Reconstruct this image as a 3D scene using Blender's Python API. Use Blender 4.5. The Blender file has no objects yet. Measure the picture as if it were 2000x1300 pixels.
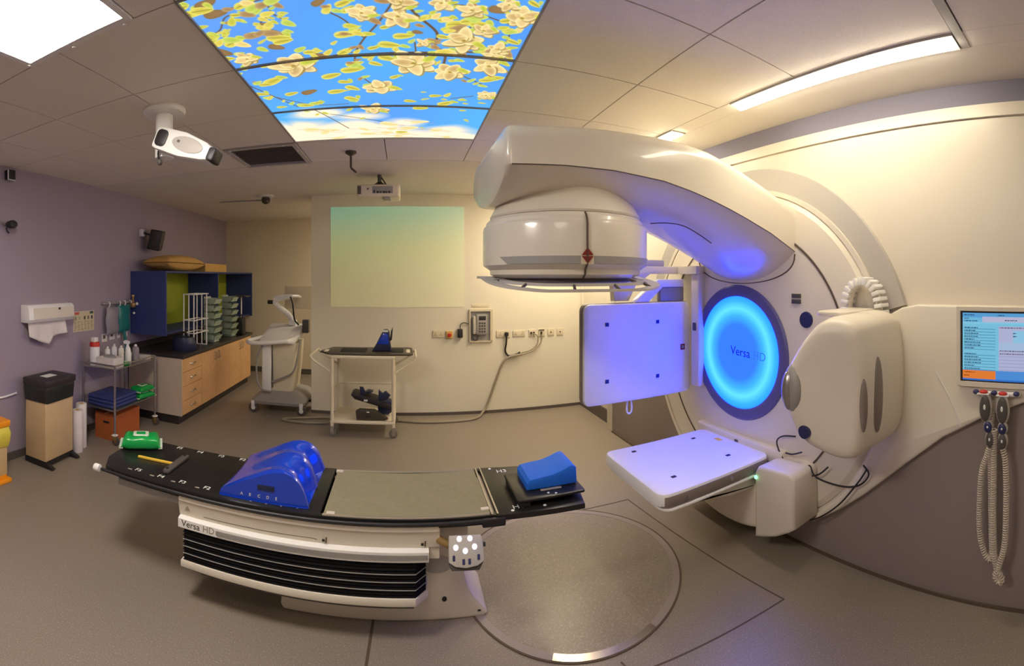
import bpy, bmesh, math, random
import numpy as np
from mathutils import Vector, Matrix

random.seed(7)
scene = bpy.context.scene
COL = scene.collection
PI = math.pi

# ------------------------------------------------------------------ camera
# A stitched phone panorama: central cylindrical projection, camera 1.68 m up.
cam_data = bpy.data.cameras.new('camera')
cam_data.type = 'PANO'
cam_data.panorama_type = 'CENTRAL_CYLINDRICAL'
FPX, X0, Y0 = 860.0, 788.0, 540.0
cam_data.central_cylindrical_radius = 1.0
cam_data.central_cylindrical_range_u_min = (0 - X0) / FPX
cam_data.central_cylindrical_range_u_max = (2000 - X0) / FPX
cam_data.central_cylindrical_range_v_min = (Y0 - 1300) / FPX
cam_data.central_cylindrical_range_v_max = (Y0 - 0) / FPX
cam_data.clip_start = 0.01
cam = bpy.data.objects.new('camera', cam_data)
cam.location = (0, 0, 1.68)
cam.rotation_euler = (PI / 2, 0, 0)
COL.objects.link(cam)
scene.camera = cam

# ------------------------------------------------------------------ world, lights, exposure
world = bpy.data.worlds.new('world')
scene.world = world
world.use_nodes = True
world.node_tree.nodes['Background'].inputs[0].default_value = (0.02, 0.02, 0.02, 1)

def area_light(name, loc, sx, sy, power, color):
    l = bpy.data.lights.new(name, 'AREA')
    l.shape = 'RECTANGLE'; l.size = sx; l.size_y = sy
    l.energy = power; l.color = color
    o = bpy.data.objects.new(name, l); o.location = loc
    COL.objects.link(o)
    return o
WARM = (1.0, 0.86, 0.62)
# added unseen fill lamps: overhead, behind the camera, behind the white wall, beyond the strips
area_light('added_fill_behind', (1.78, -1.2, 2.66), 0.10, 1.25, 3, WARM)
area_light('added_fill_behind', (-1.27, -1.2, 2.66), 0.56, 0.56, 4, (1.0, 0.86, 0.70))
area_light('added_fill_overhead', (-0.2, 0.1, 2.66), 0.56, 0.56, 6, (1.0, 0.86, 0.68))
area_light('added_fill_corridor', (0.3, 6.5, 2.66), 0.30, 1.20, 30, (1.0, 0.88, 0.70))
area_light('added_fill_far', (1.78, 4.55, 2.66), 0.08, 1.25, 26, WARM)

vs = scene.view_settings
vs.view_transform = 'Standard'
vs.look = 'None'
vs.exposure = 0.6
vs.gamma = 1.0
vs.use_curve_mapping = False

# ------------------------------------------------------------------ materials
def lin(c):
    c = c / 255.0
    return c / 12.92 if c <= 0.04045 else ((c + 0.055) / 1.055) ** 2.4
def rgb(c):
    return (lin(c[0]), lin(c[1]), lin(c[2]), 1.0)

MATS = {}
def mat(name, c, rough=0.5, metal=0.0, var=0.05, scale=6.0, bump=0.0, bscale=60.0, coat=0.0, spec=0.5, alpha=1.0):
    m = bpy.data.materials.new(name)
    m.use_nodes = True
    nt = m.node_tree
    b = nt.nodes['Principled BSDF']
    tc = nt.nodes.new('ShaderNodeTexCoord')
    nz = nt.nodes.new('ShaderNodeTexNoise')
    nz.inputs['Scale'].default_value = scale
    nz.inputs['Detail'].default_value = 4
    nt.links.new(tc.outputs['Object'], nz.inputs['Vector'])
    rmp = nt.nodes.new('ShaderNodeValToRGB')
    base = rgb(c)
    rmp.color_ramp.elements[0].position = 0.3
    rmp.color_ramp.elements[1].position = 0.7
    rmp.color_ramp.elements[0].color = [x * (1 - var) for x in base[:3]] + [1]
    rmp.color_ramp.elements[1].color = [min(1, x * (1 + var)) for x in base[:3]] + [1]
    nt.links.new(nz.outputs['Fac'], rmp.inputs['Fac'])
    nt.links.new(rmp.outputs['Color'], b.inputs['Base Color'])
    b.inputs['Roughness'].default_value = rough
    b.inputs['Metallic'].default_value = metal
    b.inputs['Specular IOR Level'].default_value = spec
    b.inputs['Alpha'].default_value = alpha
    if coat: b.inputs['Coat Weight'].default_value = coat
    if bump:
        n2 = nt.nodes.new('ShaderNodeTexNoise')
        n2.inputs['Scale'].default_value = bscale
        n2.inputs['Detail'].default_value = 3
        nt.links.new(tc.outputs['Object'], n2.inputs['Vector'])
        bp = nt.nodes.new('ShaderNodeBump')
        bp.inputs['Strength'].default_value = bump
        bp.inputs['Distance'].default_value = 0.01
        nt.links.new(n2.outputs['Fac'], bp.inputs['Height'])
        nt.links.new(bp.outputs['Normal'], b.inputs['Normal'])
    MATS[name] = m
    return m

def emit(name, color, strength, linear=False):
    m = bpy.data.materials.new(name)
    m.use_nodes = True
    nt = m.node_tree
    nt.nodes.remove(nt.nodes['Principled BSDF'])
    e = nt.nodes.new('ShaderNodeEmission')
    e.inputs['Color'].default_value = (*color, 1) if linear else rgb(color)
    e.inputs['Strength'].default_value = strength
    nt.links.new(e.outputs[0], nt.nodes['Material Output'].inputs[0])
    MATS[name] = m
    return m

def emit_attr(name, strength):
    m = bpy.data.materials.new(name)
    m.use_nodes = True
    nt = m.node_tree
    nt.nodes.remove(nt.nodes['Principled BSDF'])
    e = nt.nodes.new('ShaderNodeEmission')
    a = nt.nodes.new('ShaderNodeAttribute'); a.attribute_name = 'print'
    nt.links.new(a.outputs['Color'], e.inputs['Color'])
    e.inputs['Strength'].default_value = strength
    nt.links.new(e.outputs[0], nt.nodes['Material Output'].inputs[0])
    m.cycles.emission_sampling = 'NONE'
    MATS[name] = m
    return m

def print_attr(name, rough=0.6):
    m = bpy.data.materials.new(name)
    m.use_nodes = True
    nt = m.node_tree
    b = nt.nodes['Principled BSDF']
    a = nt.nodes.new('ShaderNodeAttribute'); a.attribute_name = 'print'
    nt.links.new(a.outputs['Color'], b.inputs['Base Color'])
    b.inputs['Roughness'].default_value = rough
    MATS[name] = m
    return m

M = {}
M['floor'] = None
M['cream'] = mat('cream_plastic', (224, 215, 198), 0.36, var=0.015, scale=3)
M['creamgloss'] = mat('cream_gloss', (222, 213, 196), 0.26, var=0.012, scale=3, coat=0.3)
M['white'] = mat('white_plastic', (238, 236, 232), 0.4, var=0.02)
M['partition'] = mat('painted_white_wall', (228, 220, 200), 0.75, var=0.02, scale=1.5, bump=0.05, bscale=160)
M['recess'] = mat('painted_recess_wall', (216, 204, 180), 0.8, var=0.03, scale=1.5)
M['purple'] = mat('painted_purple_wall', (160, 147, 160), 0.7, var=0.03, scale=1.2, bump=0.05, bscale=180)
M['tile'] = mat('ceiling_tile_mineral', (234, 226, 214), 0.9, var=0.03, scale=90, bump=0.12, bscale=220)
M['board'] = mat('ceiling_plasterboard', (226, 218, 206), 0.85, var=0.02, scale=2)
M['gap'] = mat('ceiling_grid_shadow_gap', (92, 84, 76), 0.8)
M['greywall'] = mat('warm_grey_cover', (150, 138, 132), 0.45, var=0.03, scale=2)
M['arc'] = mat('silver_arc_cover', (186, 180, 172), 0.5, var=0.03, scale=160)
M['lilac'] = mat('lilac_strip_wall', (130, 126, 142), 0.7, var=0.04, scale=120)
M['skirt'] = mat('grey_vinyl_skirting', (92, 84, 78), 0.5)
M['dark'] = mat('dark_plastic', (34, 32, 34), 0.45)
M['black'] = mat('black_carbon', (30, 28, 27), 0.32, var=0.1, scale=20)
M['blackmatt'] = mat('black_matt', (24, 23, 24), 0.7)
M['seam'] = mat('seam_dark', (88, 74, 60), 0.7)
M['steel'] = mat('brushed_steel', (176, 172, 166), 0.3, metal=0.9, var=0.06, scale=30)
M['ringsteel'] = mat('floor_ring_steel', (182, 172, 160), 0.28, metal=0.85, var=0.08, scale=12)
M['greym'] = mat('grey_plastic', (150, 146, 142), 0.45)
M['dgrey'] = mat('dark_grey_plastic', (84, 78, 74), 0.45)
M['blue'] = mat('glossy_blue_plastic', (16, 62, 190), 0.16, var=0.05, coat=0.6)
M['foam'] = mat('blue_foam', (20, 104, 214), 0.75, var=0.05, bump=0.2, bscale=300)
M['olive'] = mat('olive_mesh_fabric', (136, 128, 98), 0.8, var=0.06, scale=40, bump=0.2, bscale=25)
M['navy'] = mat('navy_laminate', (52, 64, 122), 0.5, var=0.03)
M['lime'] = mat('lime_panel', (150, 160, 34), 0.6)
M['beech'] = mat('beech_laminate', (226, 178, 124), 0.45, var=0.06, scale=14)
M['endpanel'] = mat('pale_end_panel', (206, 188, 166), 0.5)
M['worktop'] = mat('dark_worktop', (52, 46, 46), 0.35, var=0.08, scale=60)
M['kraft'] = mat('kraft_paper', (206, 164, 92), 0.8, var=0.07, scale=10)
M['orange'] = mat('orange_carton', (176, 92, 44), 0.7, var=0.06)
M['binbeige'] = mat('bin_beige', (206, 178, 136), 0.45)
M['binbag'] = mat('black_bin_bag', (40, 42, 42), 0.3, bump=0.5, bscale=30)
M['bindark'] = mat('bin_lid_dark', (52, 44, 48), 0.5)
M['yellow'] = mat('clinical_orange', (240, 150, 20), 0.4)
M['ybag'] = mat('yellow_bag', (222, 206, 84), 0.35, bump=0.4, bscale=30)
M['paper'] = mat('white_paper', (226, 218, 214), 0.85, bump=0.15, bscale=25)
M['green'] = mat('green_wipes_film', (20, 158, 70), 0.25, var=0.08)
M['wipewhite'] = mat('wipes_white_film', (214, 226, 206), 0.3)
M['teal'] = mat('teal_plastic_bag', (40, 120, 118), 0.3, bump=0.4, bscale=20)
M['clear'] = mat('clear_bag', (150, 142, 150), 0.25, bump=0.4, bscale=20)
M['tray'] = mat('pale_green_tray', (170, 186, 166), 0.4)
M['red'] = mat('red_plastic', (196, 44, 30), 0.4)
M['emblem'] = mat('emblem_dark_red', (124, 30, 24), 0.5)
M['bluebtn'] = mat('dark_blue_button', (44, 46, 92), 0.35)
M['ylw'] = mat('yellow_stick', (236, 196, 70), 0.5)
M['cablew'] = mat('pale_cable', (206, 194, 176), 0.5)
M['cableg'] = mat('grey_hose', (150, 138, 118), 0.5)
M['cableb'] = mat('black_cable', (36, 30, 28), 0.5)
M['brass'] = mat('brass_fitting', (170, 140, 90), 0.35, metal=0.7)
M['navydark'] = mat('dark_navy_plastic', (34, 40, 72), 0.4)
M['trol'] = mat('cream_enamel', (224, 212, 186), 0.4)
M['board2'] = mat('dark_brown_board', (66, 56, 46), 0.4)
M['bellow'] = mat('black_bellows_vinyl', (18, 17, 20), 0.8, spec=0.15)
M['rubber'] = mat('caster_rubber', (120, 112, 104), 0.6)
M['ventgrey'] = mat('vent_grey', (150, 140, 128), 0.6)
M['bandgrey'] = mat('detector_side_grey', (132, 120, 112), 0.5)
M['bezel'] = mat('ring_bezel', (92, 88, 140), 0.35)
M['inkdark'] = mat('ink_dark', (62, 56, 52), 0.6)
M['inkpale'] = mat('ink_pale_grey', (150, 140, 126), 0.6)
M['inkblue'] = mat('ink_blue', (8, 40, 120), 0.6)
M['inkblue2'] = mat('ink_pale_blue', (40, 110, 190), 0.6)
M['mark'] = mat('white_print', (232, 232, 226), 0.6)
M['socket'] = mat('socket_plate', (214, 200, 172), 0.4)
M['lamp_left'] = emit('lamp_panel_glow', (1.0, 0.91, 0.82), 37.0, True)
M['lamp_strip'] = emit('lamp_strip_glow', (1.0, 0.89, 0.68), 27.0, True)
M['spot'] = emit('downlight_glow', (1.0, 0.84, 0.62), 8.0, True)
M['btn'] = emit('lit_button', (0.92, 0.86, 1.0), 0.8, True)
M['letterglow'] = emit('backlit_letter', (0.04, 0.20, 1.6), 0.62, True)
M['led'] = emit('green_led', (0.25, 1.0, 0.45), 1.6, True)
M['skyprint'] = emit_attr('backlit_sky_print', 0.95)
M['screen'] = emit_attr('monitor_picture', 0.55)
M['poster'] = print_attr('poster_print')

def floor_material():
    m = bpy.data.materials.new('speckled_vinyl_floor'); m.use_nodes = True
    nt = m.node_tree; b = nt.nodes['Principled BSDF']
    tc = nt.nodes.new('ShaderNodeTexCoord')
    n1 = nt.nodes.new('ShaderNodeTexNoise'); n1.inputs['Scale'].default_value = 150; n1.inputs['Detail'].default_value = 2
    n2 = nt.nodes.new('ShaderNodeTexNoise'); n2.inputs['Scale'].default_value = 1.2
    r1 = nt.nodes.new('ShaderNodeValToRGB')
    e = r1.color_ramp.elements
    e[0].position = 0.36; e[0].color = rgb((136, 125, 112))
    e[1].position = 0.62; e[1].color = rgb((150, 138, 124))
    x = e.new(0.74); x.color = rgb((184, 172, 156))
    mx = nt.nodes.new('ShaderNodeMix'); mx.data_type = 'RGBA'; mx.blend_type = 'MULTIPLY'
    r2 = nt.nodes.new('ShaderNodeValToRGB')
    r2.color_ramp.elements[0].color = (0.86, 0.86, 0.86, 1); r2.color_ramp.elements[1].color = (1, 1, 1, 1)
    L = nt.links.new
    L(tc.outputs['Object'], n1.inputs['Vector']); L(tc.outputs['Object'], n2.inputs['Vector'])
    L(n1.outputs['Fac'], r1.inputs['Fac']); L(n2.outputs['Fac'], r2.inputs['Fac'])
    mx.inputs['Factor'].default_value = 1.0
    L(r1.outputs['Color'], mx.inputs['A']); L(r2.outputs['Color'], mx.inputs['B'])
    L(mx.outputs['Result'], b.inputs['Base Color'])
    b.inputs['Roughness'].default_value = 0.42
    return m
M['floor'] = floor_material()

def ring_material():
    m = bpy.data.materials.new('lit_ring_disc'); m.use_nodes = True
    nt = m.node_tree; nt.nodes.remove(nt.nodes['Principled BSDF'])
    tc = nt.nodes.new('ShaderNodeTexCoord')
    sp = nt.nodes.new('ShaderNodeSeparateXYZ')
    cx = nt.nodes.new('ShaderNodeCombineXYZ')
    ln = nt.nodes.new('ShaderNodeVectorMath'); ln.operation = 'LENGTH'
    rp = nt.nodes.new('ShaderNodeValToRGB')
    L = nt.links.new
    L(tc.outputs['Object'], sp.inputs[0]); L(sp.outputs['Y'], cx.inputs['Y']); L(sp.outputs['Z'], cx.inputs['Z'])
    L(cx.outputs[0], ln.inputs[0]); L(ln.outputs['Value'], rp.inputs['Fac'])
    e = rp.color_ramp.elements
    e[0].position = 0.0; e[0].color = (0.045, 0.22, 0.95, 1)
    e[1].position = 0.19; e[1].color = (0.045, 0.235, 0.95, 1)
    for p, c in ((0.255, (0.06, 0.50, 1.0)), (0.305, (0.14, 0.84, 1.0)), (0.355, (0.05, 0.50, 1.0)), (0.41, (0.025, 0.30, 1.0))):
        x = e.new(p); x.color = (*c, 1)
    # the lamp's blue channel is far beyond white, like the real LED ring
    sc = nt.nodes.new('ShaderNodeVectorMath'); sc.operation = 'MULTIPLY'
    sc.inputs[1].default_value = (0.66, 0.66, 8.0)
    L(rp.outputs['Color'], sc.inputs[0])
    em = nt.nodes.new('ShaderNodeEmission'); L(sc.outputs[0], em.inputs['Color'])
    em.inputs['Strength'].default_value = 1.0
    L(em.outputs[0], nt.nodes['Material Output'].inputs[0])
    return m
M['ring'] = ring_material()

def projected_material():  # projector light put into the emission gradient of a sheet
    m = bpy.data.materials.new('projected_light_sheet'); m.use_nodes = True
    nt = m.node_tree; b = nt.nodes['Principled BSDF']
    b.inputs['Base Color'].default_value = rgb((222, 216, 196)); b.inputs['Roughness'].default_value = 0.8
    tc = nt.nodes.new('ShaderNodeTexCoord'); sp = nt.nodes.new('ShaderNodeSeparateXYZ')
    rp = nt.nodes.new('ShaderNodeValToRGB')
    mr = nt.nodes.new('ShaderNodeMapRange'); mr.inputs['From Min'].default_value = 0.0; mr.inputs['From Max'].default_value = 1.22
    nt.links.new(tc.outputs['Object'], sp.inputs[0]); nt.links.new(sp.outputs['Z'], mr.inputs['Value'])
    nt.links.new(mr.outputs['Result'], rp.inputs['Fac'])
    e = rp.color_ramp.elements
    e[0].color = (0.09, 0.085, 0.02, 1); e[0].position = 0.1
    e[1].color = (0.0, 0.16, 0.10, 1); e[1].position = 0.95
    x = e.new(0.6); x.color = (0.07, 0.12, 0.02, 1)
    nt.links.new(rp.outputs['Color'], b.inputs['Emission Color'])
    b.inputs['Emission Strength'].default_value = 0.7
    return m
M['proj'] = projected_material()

# ------------------------------------------------------------------ geometry helpers
ROOT = {}
def root_of(o):
    while o.parent is not None: o = o.parent
    return ROOT.get(o, Vector((0, 0, 0)))

def tag(o, label=None, cat=None, group=None, kind=None):
    if label: o['label'] = label
    if cat: o['category'] = cat
    if group: o['group'] = group
    if kind: o['kind'] = kind
    return o

def thing(name, label, cat, loc, group=None):
    o = bpy.data.objects.new(name, None)
    o.empty_display_size = 0.05
    COL.objects.link(o); o.location = loc
    ROOT[o] = Vector(loc)
    return tag(o, label, cat, group)

def offset_poly(pts, d):
    n = len(pts); out = []
    area = sum(pts[i][0] * pts[(i + 1) % n][1] - pts[(i + 1) % n][0] * pts[i][1] for i in range(n))
    s = 1 if area > 0 else -1
    for i in range(n):
        p0, p1, p2 = pts[i - 1], pts[i], pts[(i + 1) % n]
        a = Vector((p1[0] - p0[0], p1[1] - p0[1])); b = Vector((p2[0] - p1[0], p2[1] - p1[1]))
        if a.length < 1e-9 or b.length < 1e-9: out.append(p1); continue
        a.normalize(); b.normalize()
        na = Vector((-a.y, a.x)) * s; nb = Vector((-b.y, b.x)) * s
        m = na + nb
        if m.length < 1e-6: out.append(p1); continue
        m.normalize(); k = max(0.35, m.dot(na))
        out.append((p1[0] + m.x * d / k, p1[1] + m.y * d / k))
    return out

def rrect(x0, x1, y0, y1, r, n=5):
    pts = []
    for cx, cy, a0 in ((x1 - r, y1 - r, 0), (x0 + r, y1 - r, 90), (x0 + r, y0 + r, 180), (x1 - r, y0 + r, 270)):
        for i in range(n + 1):
            a = math.radians(a0 + 90 * i / n)
            pts.append((cx + r * math.cos(a), cy + r * math.sin(a)))
    return pts

def circ(cx, cy, r, n=32, a0=0, a1=360):
    full = abs(a1 - a0) >= 360
    m = n if full else n + 1
    return [(cx + r * math.cos(math.radians(a0 + (a1 - a0) * i / n)), cy + r * math.sin(math.radians(a0 + (a1 - a0) * i / n))) for i in range(m)]

class MB:
    def __init__(s, mtx=None):
        s.v = []; s.f = []; s.m = mtx
    def add(s, vs, fs):
        o = len(s.v)
        for p in vs:
            p = Vector(p)
            s.v.append(s.m @ p if s.m else p)
        s.f += [tuple(i + o for i in f) for f in fs]
        return s
    def box(s, x0, x1, y0, y1, z0, z1):
        vs = [(x, y, z) for x in (x0, x1) for y in (y0, y1) for z in (z0, z1)]
        return s.add(vs, [(0, 1, 3, 2), (4, 6, 7, 5), (0, 4, 5, 1), (2, 3, 7, 6), (0, 2, 6, 4), (1, 5, 7, 3)])
    def loft(s, rings, cap=True, closed=False):
        n = len(rings[0]); vs = [p for r in rings for p in r]; fs = []
        k = len(rings)
        for i in range(k if closed else k - 1):
            a = i * n; b = ((i + 1) % k) * n
            for j in range(n):
                fs.append((a + j, a + (j + 1) % n, b + (j + 1) % n, b + j))
        if cap and not closed:
            fs.append(tuple(range(n - 1, -1, -1))); fs.append(tuple((k - 1) * n + j for j in range(n)))
        return s.add(vs, fs)
    def prism(s, pts, axis, a0, a1, bev=0.0):
        def ring(p2, a):
            if axis == 'x': return [(a, p[0], p[1]) for p in p2]
            if axis == 'y': return [(p[0], a, p[1]) for p in p2]
            return [(p[0], p[1], a) for p in p2]
        if bev:
            i1 = offset_poly(pts, bev); i2 = offset_poly(pts, bev * 0.3)
            sg = 1 if a1 > a0 else -1
            return s.loft([ring(i1, a0), ring(i2, a0 + sg * bev * 0.3), ring(pts, a0 + sg * bev), ring(pts, a1 - sg * bev), ring(i2, a1 - sg * bev * 0.3), ring(i1, a1)])
        return s.loft([ring(pts, a0), ring(pts, a1)])
    def rbox(s, x0, x1, y0, y1, z0, z1, r=0.01, axis='z', bev=None):
        bev = r * 0.6 if bev is None else bev
        bev = min(bev, 0.42 * abs({'x': x1 - x0, 'y': y1 - y0, 'z': z1 - z0}[axis]))
        if axis == 'z': return s.prism(rrect(x0, x1, y0, y1, r), 'z', z0, z1, bev)
        if axis == 'y': return s.prism(rrect(x0, x1, z0, z1, r), 'y', y0, y1, bev)
        return s.prism(rrect(y0, y1, z0, z1, r), 'x', x0, x1, bev)
    def tube(s, pts, r, n=8, closed=False):
        pts = [Vector(p) for p in pts]
        k = len(pts); rings = []
        rs = r if isinstance(r, (list, tuple)) else [r] * k
        up = None
        for i in range(k):
            a = pts[(i - 1) % k] if (closed or i > 0) else pts[i]
            b = pts[(i + 1) % k] if (closed or i < k - 1) else pts[i]
            t = (b - a)
            t = t.normalized() if t.length > 1e-9 else Vector((0, 0, 1))
            if up is None:
                up = Vector((0, 0, 1)) if abs(t.z) < 0.9 else Vector((1, 0, 0))
            x = up.cross(t)
            if x.length < 1e-6: x = Vector((1, 0, 0)).cross(t)
            x.normalize(); y = t.cross(x); up = y
            rings.append([pts[i] + (x * math.cos(2 * PI * j / n) + y * math.sin(2 * PI * j / n)) * rs[i] for j in range(n)])
        return s.loft(rings, cap=not closed, closed=closed)
    def cyl(s, p0, p1, r0, r1=None, n=20):
        return s.tube([p0, p1], [r0, r0 if r1 is None else r1], n)
    def lathe(s, prof, c, axis='z', n=40, closed=False):
        rings = []
        for r, h in prof:
            ring = []
            for j in range(n):
                a = 2 * PI * j / n
                u, w = max(r, 1e-4) * math.cos(a), max(r, 1e-4) * math.sin(a)
                if axis == 'z': ring.append((c[0] + u, c[1] + w, c[2] + h))
                elif axis == 'x': ring.append((c[0] + h, c[1] + u, c[2] + w))
                else: ring.append((c[0] + u, c[1] + h, c[2] + w))
            rings.append(ring)
        return s.loft(rings, closed=closed)
    def ell(s, c, rx, ry, rz, n=16, k=10):
        rings = []
        for i in range(k + 1):
            a = -PI / 2 + PI * i / k
            q = max(math.cos(a), 0.02)
            rings.append([(c[0] + rx * q * math.cos(2 * PI * j / n), c[1] + ry * q * math.sin(2 * PI * j / n), c[2] + rz * math.sin(a)) for j in range(n)])
        return s.loft(rings)
    def grid(s, fn, nu, nv):
        vs = [fn(i / nu, j / nv) for i in range(nu + 1) for j in range(nv + 1)]
        fs = [(i * (nv + 1) + j, (i + 1) * (nv + 1) + j, (i + 1) * (nv + 1) + j + 1, i * (nv + 1) + j + 1) for i in range(nu) for j in range(nv)]
        return s.add(vs, fs)
    def build(s, name, m, parent=None, label=None, cat=None, group=None, kind=None, angle=35, smooth=True, base=None):
        if parent is not None: loc = root_of(parent)
        else:
            xs = [p.x for p in s.v]; ys = [p.y for p in s.v]; zs = [p.z for p in s.v]
            loc = Vector(base) if base is not None else Vector(((min(xs) + max(xs)) / 2, (min(ys) + max(ys)) / 2, min(zs)))
        me = bpy.data.meshes.new(name)
        me.from_pydata([tuple(p - loc) for p in s.v], [], s.f)
        bm = bmesh.new(); bm.from_mesh(me)
        bmesh.ops.recalc_face_normals(bm, faces=bm.faces)
        bm.to_mesh(me); bm.free()
        me.materials.append(M[m] if isinstance(m, str) else m)
        if smooth:
            me.polygons.foreach_set('use_smooth', [True] * len(me.polygons))
            me.set_sharp_from_angle(angle=math.radians(angle))
        o = bpy.data.objects.new(name, me)
        COL.objects.link(o)
        if parent is not None: o.parent = parent
        else:
            o.location = loc; ROOT[o] = loc
        return tag(o, label, cat, group, kind)

def mtx(loc, xa, ya):
    xa = Vector(xa).normalized(); ya = Vector(ya); ya = (ya - xa * ya.dot(xa)).normalized(); za = xa.cross(ya)
    r = Matrix((xa, ya, za)).transposed().to_4x4()
    return Matrix.Translation(loc) @ r

def text(string, size, mt, m, name, parent, thick=0.0006, bold=0.0, label=None):
    cu = bpy.data.curves.new(name, 'FONT')
    cu.body = string; cu.size = size; cu.extrude = thick; cu.offset = bold
    cu.resolution_u = 3
    tmp = bpy.data.objects.new(name, cu); COL.objects.link(tmp)
    dg = bpy.context.evaluated_depsgraph_get()
    me = bpy.data.meshes.new_from_object(tmp.evaluated_get(dg))
    bpy.data.objects.remove(tmp, do_unlink=True); bpy.data.curves.remove(cu)
    loc = root_of(parent)
    me.transform(Matrix.Translation(-loc) @ mt)
    me.materials.clear(); me.materials.append(M[m])
    o = bpy.data.objects.new(name, me); COL.objects.link(o); o.parent = parent
    if label: o['label'] = label
    return o

def picture(name, img, p0, ux, uy, m, parent):
    """flat print: a fine grid of quads carrying the picture as a colour attribute. img[h,w,3] linear."""
    h, w, _ = img.shape
    loc = root_of(parent)
    p0 = np.array(Vector(p0) - loc); ux = np.array(ux); uy = np.array(uy)
    jj, ii = np.meshgrid(np.arange(w), np.arange(h))
    vs = p0 + (jj / (w - 1))[..., None] * ux + (ii / (h - 1))[..., None] * uy
    vs = vs.reshape(-1, 3)
    a = (np.arange(h - 1)[:, None] * w + np.arange(w - 1)[None, :]).reshape(-1)
    fs = np.stack([a, a + 1, a + 1 + w, a + w], 1).astype(np.int32)
    me = bpy.data.meshes.new(name)
    me.vertices.add(len(vs)); me.vertices.foreach_set('co', vs.reshape(-1).astype(np.float32))
    me.loops.add(fs.size); me.loops.foreach_set('vertex_index', fs.reshape(-1))
    me.polygons.add(len(fs)); me.polygons.foreach_set('loop_start', np.arange(0, fs.size, 4, dtype=np.int32))
    me.update(calc_edges=True); me.validate()
    at = me.color_attributes.new('print', 'FLOAT_COLOR', 'POINT')
    c4 = np.concatenate([img.reshape(-1, 3), np.ones((h * w, 1))], 1).astype(np.float32)
    at.data.foreach_set('color', c4.reshape(-1))
    me.materials.append(M[m])
    o = bpy.data.objects.new(name, me); COL.objects.link(o); o.parent = parent
    return o

def smooth_path(pts, sub=6):
    P = [Vector(p) for p in pts]; out = []
    for i in range(len(P) - 1):
        p0 = P[max(i - 1, 0)]; p1 = P[i]; p2 = P[i + 1]; p3 = P[min(i + 2, len(P) - 1)]
        for k in range(sub):
            t = k / sub
            out.append(0.5 * ((2 * p1) + (p2 - p0) * t + (2 * p0 - 5 * p1 + 4 * p2 - p3) * t * t + (3 * p1 - p0 - 3 * p2 + p3) * t ** 3))
    out.append(P[-1])
    return out

def recenter(o, p):
    loc = Vector(p) - root_of(o.parent) if o.parent else Vector(p)
    o.data.transform(Matrix.Translation(-loc)); o.location = loc
    return o

# ================================================================== SETTING
RX = 2.20           # machine-side wall
HC = 2.68           # ceiling height
S = 'structure'
fl = MB().box(-3.3, 2.6, -2.6, 7.6, -0.1, 0).build('floor', 'floor', kind=S, smooth=False, base=(0, 0, 0))
MB().box(-3.3, -3.15, -2.6, 7.6, 0, 2.8).build('wall_left', 'purple', kind=S, smooth=False)
MB().box(-3.15, 2.6, 7.4, 7.6, 0, 2.8).build('wall_back', 'recess', kind=S, smooth=False)
MB().box(-1.132, 2.6, 5.33, 5.62, 0, 2.8).build('wall_center', 'partition', kind=S, smooth=False)
MB().box(-3.15, 2.6, -2.6, -2.45, 0, 2.8).build('wall_rear', 'partition', kind=S, smooth=False)
MB().box(2.4, 2.6, 5.62, 7.4, 0, 2.8).build('wall_corridor', 'recess', kind=S, smooth=False)
wr = MB().box(RX, 2.6, -2.45, 4.27, 0, 2.8).box(2.27, 2.6, 4.27, 5.33, 0, 2.8).build('wall_right', 'cream', kind=S, smooth=False)
# skirtings
MB().box(-3.15, -3.138, -2.45, 7.4, 0, 0.07).build('baseboard_left', 'skirt', kind=S, smooth=False)
MB().box(-3.13, 2.4, 7.388, 7.4, 0, 0.09).build('baseboard_back', 'skirt', kind=S, smooth=False)
MB().box(-1.132, 2.268, 5.318, 5.33, 0, 0.035).build('baseboard_center', 'skirt', kind=S, smooth=False)
MB().box(2.255, 2.27, 4.36, 5.31, 0, 0.15).build('baseboard_right', 'skirt', kind=S, smooth=False)
# door-side architraves
MB().rbox(2.262, 2.35, 5.24, 5.325, 0.0, 2.60, 0.008).build('trim_1', 'partition', kind=S)
MB().rbox(2.17, 2.262, 4.25, 4.36, 0.0, 2.50, 0.008).build('trim_2', 'partition', kind=S)

# --- machine-side wall covers (children of wall_right)
ISO_Y, ISO_Z = 2.20, 1.16
MB().box(2.190, RX, -2.45, 4.25, 2.565, HC).build('strip_panel', 'lilac', wr, smooth=False)
MB().box(2.184, RX, -2.45, 4.25, 2.50, 2.565).build('top_rail', 'cream', wr, smooth=False)
MB().rbox(2.178, RX, -2.43, 4.24, 0.0, 1.30, 0.01, axis='x', bev=0.004).build('lower_panel', 'greywall', wr)
# silver arc band round the drum
def band(r0, r1, a0, a1, x0, x1, n=64):
    mb = MB(); rings = []
    for i in range(n + 1):
        a = math.radians(a0 + (a1 - a0) * i / n); c, s_ = math.cos(a), math.sin(a)
        rings.append([(x0, ISO_Y + r0 * c, ISO_Z + r0 * s_), (x0, ISO_Y + r1 * c, ISO_Z + r1 * s_), (x1, ISO_Y + r1 * c, ISO_Z + r1 * s_), (x1, ISO_Y + r0 * c, ISO_Z + r0 * s_)])
    return mb.loft(rings)
band(1.115, 1.255, -20, 163, 2.165, RX).build('arc_trim', 'arc', wr)
band(1.085, 1.115, -20, 342, 2.150, RX, 96).build('drum_surround', 'cream', wr)
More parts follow.
